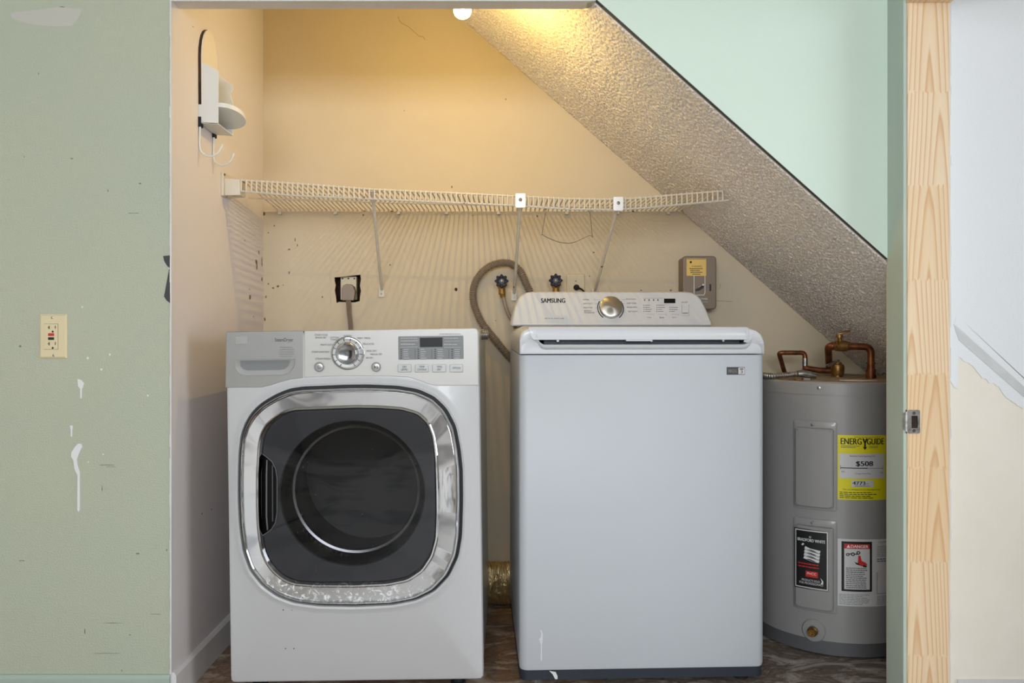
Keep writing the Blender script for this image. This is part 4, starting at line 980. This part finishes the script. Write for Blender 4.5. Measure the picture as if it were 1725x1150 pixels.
def deck(x, y):
    u = CX+x*F/YS; zf = Z(interp(topk, u), YS); t = (y-YS)/(YR-YS); return zf*(1-t)+ZR*t
bm = N()
tube(bm, [Vector((x, Ym_, deck(x, Ym_)-.004)) for x in [-.868+(.655+.868)*i/40 for i in range(41)]], .0028, 8)
part('middle_rail', bm, 'wire', sf, smooth=True)
bm = N(); u = 407.0
while u < 1222:
    x = X(u, YS); zf = Z(interp(topk, min(u, 1214)), YS)+.003; zl = Z(interp(lowk, u), YS)
    yr = YR
    if x > xe: yr = YR-(x-xe)/(X(1214, YS)-xe+.02)*.33
    tt = (yr-YS)/(YR-YS); zr = zf*(1-tt)+(ZR+.0)*tt
    pts = [Vector((x, yr, zr))]+([Vector((x, YS+.004, zf)), Vector((x, YS-.002, zf-.001)), Vector((x, YS-.0045, zf-.006))] if u < 1214 else [Vector((x, YS, zf))])+[Vector((x, YS-.004, zl))]
    tube(bm, pts, .0025, 6); u += 8.62
part('deck_wires', bm, 'wire', sf, smooth=True)
# wall end bracket
bm = N(); yb_ = YS
prism(bm, [P(u_q, v_q, yb_-.012) for u_q, v_q in ((377.5, 299.5), (403.5, 302), (404, 328.5), (378, 329))], (0, .055, 0))
box(bm, XL, XL+.008, yb_-.02, yb_+.06, Z(331, yb_), Z(291.5, yb_))
br = part('end_bracket', bm, 'wire', sf, bevel=.002, label='white plastic wall end bracket')
c = Vector((XL+.008, yb_-.010, Z(295, yb_))); part('screw', cyl(N(), c-Vector((0, .0, 0)), c+Vector((.002, 0, 0)), .004, n=12), 'wire_dark', br)
# diagonal braces
def brace(top, bot, clip, kink=None):
    a = P(top[0], top[1], YS+.012); b = P(bot[0], bot[1], YB-.012)
    pts = [a]
    if kink: pts += [P(kink[0], kink[1], kink[2])]
    pts.append(b)
    o = part('support_brace', tube(N(), pts, .0052, 10), 'wire', sf, smooth=True)
    bm = N(); p = P(bot[0], bot[1]+4, YB)
    box(bm, p.x-.0105, p.x+.0105, YB-.007, YB, p.z-.020, p.z+.018)
    f = part('foot_plate', bm, 'wire', o, bevel=.0015)
    part('screw', cyl(N(), p+Vector((0, -.0075, -.008)), p+Vector((0, -.0095, -.008)), .0030, n=12), 'wire_dark', f)
    bm = N()
    if clip:
        p0, p1 = P(clip[0], clip[3], YS-.010), P(clip[1], clip[2], YS-.010)
        prism(bm, [Vector((x, YS-.013, z)) for x, z in rrect(p0.x, p1.x, p0.z, p1.z, .004, 3)], (0, .006, 0))
        box(bm, p0.x, p1.x, YS-.008, YS+.02, p1.z-.003, p1.z+.0005)
        f = part('clip', bm, 'plast', o, bevel=.001)
        c = Vector(((p0.x+p1.x)/2, YS-.014, p0.z*.45+p1.z*.55)); part('screw', lathe(N(), c+Vector((0, .002, 0)), (0, -1, 0), [(0, .0055), (.002, .005), (.003, .001)], 14), 'wire_dark', f, smooth=True)
    else:
        p = P(top[0], top[1], YS+.012); box(bm, p.x-.012, p.x+.012, YS+.004, YS+.03, p.z-.003, p.z+.0045)
        part('clip', bm, 'wire', o, bevel=.001)
brace((627, 322), (643, 487), None)
brace((876, 346), (866, 493), (868, 885.5, 325.5, 350), (868, 468, 2.985))
brace((1040, 350), (1002, 491), (1033, 1050, 331.5, 355))
for u in (471, 565, 671, 752, 840, 955, 1040, 1126):
    p = Vector((X(u, YR), YB, ZR-.004)); bm = bx(p.x-.006, p.x+.006, YR-.005, YB, p.z-.010, p.z+.006); part('wall_clip', bm, 'wire', sf, bevel=.0015)
# bent wire hanger
hg = thing('bent_wire_hanger', 'thin bare wire loop dangling below the shelf middle', 'hanger', P(955, 352, YS+.02))
Yh = YS+.02
bm = N()
for e, k in (((918, 352), (913.2, 396)), ((994.5, 352), (997.5, 398.5))):
    s_ = 1 if e[0] < 950 else -1
    bm = N(); tube(bm, smooth_path([P(e[0]-1*s_, e[1]+4, Yh-.004), P(e[0]+2.5*s_, e[1]-3, Yh), P(e[0]+2*s_, e[1]+3, Yh+.004), P(e[0], e[1]+12, Yh), P(k[0], k[1]-4, Yh), P(k[0], k[1], Yh)], 6), .0010, 6); part('side_wire', bm, 'wire_dark', hg, smooth=True)
part('bottom_wire', tube(N(), smooth_path([P(911, 396, Yh), P(914, 395, Yh), P(918, 398, Yh), P(935, 405.5, Yh), P(950, 409, Yh), P(965, 408.5, Yh), P(985, 400, Yh), P(994, 396.5, Yh), P(999, 400, Yh)], 6), .0011, 6), 'wire_dark', hg, smooth=True)

# ------------------------------------------------------------------ iron caddy on the left alcove wall
cy = thing('iron_caddy', 'white wall-mounted iron holder with two hooks beneath', 'holder', (XL, 2.47, 1.60))
def onwall(u): return -XL*F/(CX-u)
y0c, y1c = 2.415, 2.535
bm = N(); zt0 = 1.745; pts = [(y0c, 1.60), (y1c+.005, 1.60), (y1c+.005, zt0-.02)]
for k in range(13):
    a = PI*k/12; pts.append(((y0c+y1c)/2+math.cos(a)*(y1c-y0c)/2+.0025*math.cos(a), zt0-.01+.092*math.sin(a)))
prism(bm, [(XL, y, z) for y, z in pts], (.0085, 0, 0)); bo = part('backing_board', bm, 'hole', cy); bm = N(); prism(bm, [(XL+.0085, y, z) for y, z in pts], (.0035, 0, 0)); part('board_face', bm, 'caddy_b', bo, label='pale ivory board face')
zbm = Z(205, y0c); 
bm = N()
prism(bm, [(XL, y0c, Z(101, y0c)), (XL+.056, y0c, Z(119, y0c)), (XL+.056, y0c, Z(209, y0c)), (XL+.056, y0c, Z(209, y0c)-.001), (XL, y0c, Z(206, y0c))], (0, .003, 0)); part('side_panel', bm, 'caddy', cy, bevel=.0008)
bm = N()
prism(bm, [(XL, y1c, Z(122, y1c)), (XL+.018, y1c, Z(128, y1c)), (XL+.058, y1c, Z(143, y1c)), (XL+.058, y1c, Z(152, y1c)), (XL+.050, y1c, Z(158, y1c)), (XL+.058, y1c, Z(172, y1c)), (XL+.058, y1c, Z(229, y1c)), (XL, y1c, Z(229, y1c)+.01)], (0, .003, 0)); part('side_panel', bm, 'caddy', cy, bevel=.0008)
bm = N()
prism(bm, [(XL+.004, y0c, Z(207, y0c)), (XL+.056, y0c, Z(209, y0c)), (XL+.058, y1c+.003, Z(229, y1c)), (XL+.004, y1c+.003, Z(227, y1c))], (0, 0, .003)); part('bottom_tray', bm, 'caddy', cy, bevel=.0006)
bm = N(); prism(bm, [(XL+.004, y0c+.003, 1.56), (XL+.004, y1c, 1.56), (XL+.004, y1c, 1.74), (XL+.004, y0c+.003, 1.74)], (.006, 0, 0)); part('back_panel', bm, 'caddy', cy)
bm = N(); r0, r1 = [], []
ymc = (y0c+y1c)/2
sh0 = []
for k in range(17):
    a = -PI/2+PI*k/16; sh0.append((XL+.056+math.cos(a)*.056, ymc+math.sin(a)*(y1c-y0c)/2))
sh0 = [(XL+.012, y0c+.002)]+sh0+[(XL+.012, y1c)]
n_ = len(sh0)
zs = Z(180, ymc)
def shz(x, y=0): return zs-.031-.30*(y-ymc)
loft(bm, [[Vector((x, y, shz(x, y)-.002)) for x, y in sh0], [Vector((x, y, shz(x, y)+.010)) for x, y in sh0], [Vector((XL+.012+(x-XL-.012)*.955, ymc+(y-ymc)*.955, shz(x, y)+.010)) for x, y in sh0], [Vector((XL+.012+(x-XL-.012)*.94, ymc+(y-ymc)*.94, shz(x, y)+.001)) for x, y in sh0]], cap0=True, cap1=True)
part('rounded_shelf', bm, 'caddy', cy, smooth=True)
for yh, u0, v0, vb, ub, bb, ut, vt in ((y0c, 336, 210, 246, 355, 263, 375, 243), (y1c-.008, 357, 228, 262, 375, 278.5, 394, 258)):
    bm = N(); c0_ = P(u0, v0, yh); c0_.x = XL+.005
    c1_ = P(u0, vb, yh); c1_.x = XL+.004
    pth = smooth_path([c0_, c1_, P(u0+6, bb-5, yh), P(ub, bb, yh), P((ub+ut)/2+3, (bb+vt)/2+4, yh), P(ut, vt, yh)], 6)
    tube(bm, pth, .0028, 8); hk = part('hook', bm, 'caddy', cy, smooth=True)
    bm = bx(XL+.0002, XL+.008, yh-.003, yh+.016, c0_.z-.006, c0_.z+.022); part('hook_pad', bm, 'rubber', hk, label='black pad')
# ------------------------------------------------------------------ bulb
bc = Vector((X(779, 2.42), 2.42, Z(15, 2.42)))
lb = thing('ceiling_light_bulb', 'glowing bare bulb in white socket at the alcove top', 'light bulb', (bc.x, bc.y, 2.16))
part('bulb', lathe(N(), bc-Vector((0, 0, .0285)), (0, 0, 1), [(0, .001), (.001, .008), (.004, .015), (.010, .0215), (.018, .025), (.026, .0255), (.036, .0235), (.046, .0175), (.056, .0135), (.066, .0130)], 32), 'bulb', lb, smooth='all')
fp = [bc+Vector((math.cos(k*2.1)*.005, math.sin(k*2.1)*.005, -.010+k*.0011)) for k in range(12)]
part('filament', tube(N(), fp, .0005, 5), 'filament', lb)
pl_d = bpy.data.lights.new('filament_light', 'POINT'); pl_d.energy = 8.6; pl_d.color = (1.0, .68, .19); pl_d.shadow_soft_size = .006
pl_o = bpy.data.objects.new('filament_light', pl_d); C.objects.link(pl_o); pl_o.location = bc-Vector((0, 0, .013))
part('socket', lathe(N(), (bc.x, bc.y, 0), (0, 0, 1), [(bc.z+.034, .018), (bc.z+.060, .022), (bc.z+.075, .020), (2.11, .020), (2.12, .055), (2.16, .056)], 32), 'porcelain', lb, smooth=True)

# ------------------------------------------------------------------ dryer outlet and cord in the wall hole
oc = thing('dryer_outlet', 'ivory range-style outlet set in ragged hole with grey plug', 'outlet', P(587, 487, YB))
Yo = YB+.025
p0, p1 = P(573.5, 505, Yo), P(600.5, 465.5, Yo)
oo = part('receptacle', bx(p0.x, p1.x, Yo, Yo+.03, p0.z, p1.z), 'ivory', oc, bevel=.002)
for u in (577, 587, 597):
    c = P(u, 469, Yo); part('screw', cyl(N(), c+Vector((0, -.0015, 0)), c, .0030, n=12), 'print', oo)
pg = thing('power_cord', 'grey right-angle plug with flat cord dropping behind the dryer', 'power cord', P(586, 495, YB))
bm = N(); ol = [(575.5, 506), (575, 486), (578, 480.5), (583, 478), (590, 478.5), (595, 482), (597.5, 490), (596, 506)]
prism(bm, [P(u, v, YB-.012) for u, v in ol], (0, .036, 0)); part('plug', bm, 'plug', pg, bevel=.004)
bm = N()
for k in (-1, 0, 1):
    o_ = Vector((k*.0058, 0, 0))
    tube(bm, smooth_path([P(586.5, 503, YB-.006)+o_, P(587.5, 515, YB-.010)+o_, P(588.5, 530, YB-.014)+o_*.9, P(590.5, 556, YB-.018)+o_*.8, P(592, 640, YB-.02)+o_*.8, P(594, 800, YB-.022)+o_*.8], 6), .0031, 8)
part('flat_cord', bm, 'cord', pg, smooth=True)

# ------------------------------------------------------------------ drain hose, supply valves, wall plate, timer
hpts = [(893, 560), (894, 520), (892, 491), (887, 479.5), (879, 461), (869, 449), (857.6, 443), (844, 442.6), (828, 447), (813, 457.5), (801.5, 473.5), (797, 491), (798, 509), (804, 528), (813, 545.6), (824.6, 560.5), (838, 577), (852, 594), (868, 612), (890, 640)]
hs = thing('drain_hose', 'grey corrugated washer drain hose looping up the wall', 'hose', P(798, 500, 3.01))
pth = resample(smooth_path([P(u, v, 3.008+(.008 if i < 4 or i > 15 else 0)) for i, (u, v) in enumerate(hpts)], 14), .0007)
part('corrugated_tube', tube(N(), pth, lambda i, s_: .0122+.0017*math.sin(s_/.0058*2*PI), 20), 'hose', hs, smooth='all')
def valve(u, v, label, hose):
    Yv = 2.985
    t = thing('water_supply_valve', label, 'valve', P(u, v+14, YB))
    c = P(u, v, Yv); bm = N()
    lathe(bm, P(u, v+6, YB), (0, -1, 0), [(0, .017), (.004, .016), (.006, .011), (.035, .011), (.040, .013), (.052, .010)], 20)
    cyl(bm, P(u, v+6, 3.0), P(u+1, v+22, 2.995), .0105, .012, n=16); cyl(bm, P(u, v+4, 3.0), c, .005, n=10)
    part('valve_body', bm, 'brass', t, smooth=True)
    # scalloped hand wheel
    rings = []
    for dy, s_ in ((.0, .86), (-.002, 1), (-.009, 1), (-.012, .85), (-.010, .55), (-.006, .45)):
        rings.append([c+Vector((math.cos(a)*(.0215+.0028*math.cos(8*a))*s_, dy, math.sin(a)*(.0215+.0028*math.cos(8*a))*s_)) for a in [2*PI*k/80 for k in range(80)]])
    bm = N(); loft(bm, rings, cap0=True, cap1=True); h = part('hand_wheel', bm, 'blue_h', t, smooth=True)
    part('screw', lathe(N(), c+Vector((0, -.006, 0)), (0, -1, 0), [(0, .006), (.005, .005), (.007, .001)], 14), 'galv', h, smooth=True)
    return t
va1 = valve(845, 473.5, 'dark blue handled supply valve inside the drain hose loop', True)
valve(936, 472.5, 'dark blue handled supply valve beside the beige wall plate', False)
sp_ = thing('supply_hose', 'smooth grey supply hose running down from the left valve', 'hose', P(847, 495, 2.99))
part('hose_tube', tube(N(), smooth_path([P(847.5, 498, 2.992), P(849.5, 507, 2.992), P(853, 520, 2.994), P(858.5, 533, 3.0), P(866, 547, 3.005), P(880, 575, 3.01)], 8), .0066, 14), 'hose_s', sp_, smooth='all')
bm = N(); cyl(bm, P(846, 494.5, 2.993), P(847.5, 501, 2.993), .0095, n=10); part('coupling', bm, 'brass', sp_)
pl_ = thing('beige_wall_plate', 'beige square wall plate with dark stub above the washer', 'wall plate', P(969.5, 476, YB))
p0, p1 = P(954.5, 494, YB), P(985, 461.5, YB)
w_ = part('plate', bx(p0.x, p1.x, YB-.006, YB, p0.z, p1.z), 'plate_b', pl_, bevel=.0025)
c = P(970, 473.5, YB-.006); part('screw', cyl(N(), c, c+Vector((0, -.0012, 0)), .003, n=12), 'print_l', w_)
bm = N(); c = P(971, 484, YB-.006); lathe(bm, c, (0, -1, 0), [(0, .0105), (.012, .010), (.013, .007), (.022, .0065)], 16); tube(bm, smooth_path([c+Vector((0, -.018, 0)), c+Vector((.006, -.022, -.002)), c+Vector((.018, -.016, -.008)), c+Vector((.03, -.012, -.02))]), .003, 8)
part('cable_stub', bm, 'rubber', pl_, smooth=True)
tm = thing('wall_timer_box', 'taupe metal heater timer box with amber warning label', 'timer', P(1175, 476, YB))
YT = YB-.085
p0, p1 = P(1151.5, 520, YT), P(1206, 432, YT)
bm = N(); prism(bm, [Vector((x, YT+.004, z)) for x, z in rrect(p0.x-.001, p1.x+.000, p0.z, p1.z, .012, 5)], (0, .081, 0)); part('housing', bm, 'taupe', tm, bevel=.001)
bm = N(); prism(bm, [Vector((x, YT, z)) for x, z in rrect(p0.x-.003, p1.x+.002, p0.z-.002, p1.z+.002, .013, 5)], (0, .030, 0)); cv = part('cover', bm, 'taupe', tm, bevel=.004)
sh = Sheet(plane_map(tm, YT-YB))
sh.rect(1156.5, 1189.5, 435.5, 464.5, 'label_amber', .0008); sh.rect(1157.5, 1188.5, 436.5, 437, 'print', .0012); sh.dot(1163.5, 441.5, 1.9, 'hole', .0012)
sh.text('WARNING', 1165, 1182, 447.2, 449.6, 'black', .0012)
for k, (a_, b_) in enumerate(((1161, 1185), (1162.5, 1184), (1163, 1184), (1166, 1181))): sh.lines(a_, b_, 450.8+k*3.1, 453.8+k*3.1, 1, 'black', .0012)
sh.done('warning_label', cv, label='amber warning label')
sh = Sheet(plane_map(tm, YT-YB))
for q in ((1168.6, 1169.6, 464.5, 493), (1187, 1188, 464.5, 493), (1170.5, 1186, 496.2, 497.2)): sh.rect(q[0], q[1], q[2], q[3], 'white_print', .0008, 1)
sh.poly([(1168.6, 493), (1169.6, 493), (1171.5, 496.2), (1170.5, 497.2)], 'white_print', .0008); sh.poly([(1187, 493), (1188, 493), (1186, 497.2), (1185.4, 496.2)], 'white_print', .0008)
sh.text('HEATER TIMER', 1165, 1192, 502, 504.5, 'white_print', .0008); sh.rect(1168, 1192, 507.5, 509.5, 'print_l', .0008)
sh.poly([(1171, 487), (1177, 486), (1183, 481), (1186, 481), (1185, 485), (1178, 489.5), (1172, 490.5)], 'black', .0010)
sh.rect(1195, 1198, 478.5, 490, 'black', .0008)
sh.done('lettering', cv)
a_, b_ = P(1175, 485, YT-.004), P(1184, 479.5, YT-.012); bm = N(); tube(bm, [a_, b_], .0022, 8); lathe(bm, b_, (0, -1, 0), [(-.003, .0035), (.003, .0035)], 10); part('switch_lever', bm, 'galv', tm, smooth=True)

# ------------------------------------------------------------------ foil duct on the floor behind the machines
du = thing('foil_vent_duct', 'crinkled foil dryer duct on the floor between the machines', 'duct', (-.03, 2.999, 0))
rings = []; nseg = 150
for i in range(nseg+1):
    x = -.42+(.50)*i/nseg; ring = []
    for k in range(40):
        a = 2*PI*k/40; w1 = .0030*math.sin(x/.011*2*PI+a*.8)+.004*noise.noise(Vector((x*30, math.cos(a)*2, math.sin(a)*2)))
        ring.append(Vector((x+.003*math.sin(3*a), 2.999+(.031+w1*.6)*math.cos(a), .083+(.074+w1)*math.sin(a))))
    rings.append(ring)
part('duct_tube', loft(N(), rings, cap0=True, cap1=True), 'foil', du, smooth='all')

# ------------------------------------------------------------------ GFCI outlet on the green wall
gf = thing('wall_outlet', 'ivory outlet plate with red and black buttons on green wall', 'outlet', P(90, 566, YF))
p0, p1 = P(68, 603.5, YF), P(114, 529, YF)
ins = .0045
bm = N(); prism(bm, [(p0.x, YF, p0.z), (p1.x, YF, p0.z), (p1.x, YF, p1.z), (p0.x, YF, p1.z)], (0, -.0015, 0))
bm = N(); r_a = [Vector((x, YF, z)) for x, z in rrect(p0.x, p1.x, p0.z, p1.z, .001, 1)]; r_b = [Vector((v.x, YF-.0025, v.z)) for v in r_a]
mx, mz = (p0.x+p1.x)/2, (p0.z+p1.z)/2
r_c = [Vector((mx+(v.x-mx)*(1-ins*2/(p1.x-p0.x)), YF-.0065, mz+(v.z-mz)*(1-ins*2/(p1.z-p0.z)))) for v in r_a]
loft(bm, [r_a, r_b, r_c], cap1=True)
pt = part('cover_plate', bm, 'ivory', gf)
for v in (535, 598.5):
    c = P(90.5 if v > 550 else 88, v, YF-.0065); part('screw', lathe(N(), c, (0, -1, 0), [(0, .0032), (.001, .0030), (.0016, .001)], 16), 'galv', pt, smooth=True)
q0_, q1_ = P(77.5, 588, YF), P(100, 545.5, YF)
bm = bx(q0_.x-.0006, q1_.x+.0006, YF-.0067, YF-.006, q0_.z-.0006, q1_.z+.0006); part('face_gap', bm, 'print', pt)
rc = part('receptacle', bx(q0_.x, q1_.x, YF-.0085, YF-.006, q0_.z, q1_.z), 'ivory', gf, bevel=.0006)
for nme, m_, v0, v1 in (('reset_button', 'red', 561, 565.6), ('test_button', 'black', 567.8, 572.2)):
    a_, b_ = P(84.5, v1, YF), P(94, v0, YF); part(nme, bx(a_.x, b_.x, YF-.0105, YF-.008, a_.z, b_.z), m_, gf, bevel=.0006)
sh = Sheet(plane_map(gf, -.0087))
for dv in (0, 27.5):
    sh.rect(82.2, 83.6, 548.5+dv, 554+dv, 'black', .0003, 1); sh.rect(80.4, 83, 550.8+dv, 551.8+dv, 'black', .0004, 1); sh.rect(92.6, 93.8, 548.5+dv, 553.3+dv, 'black', .0003, 1)
    sh.dot(88.8, 558.4+dv, 1.7, 'black', .0003)
sh.done('slots', rc)
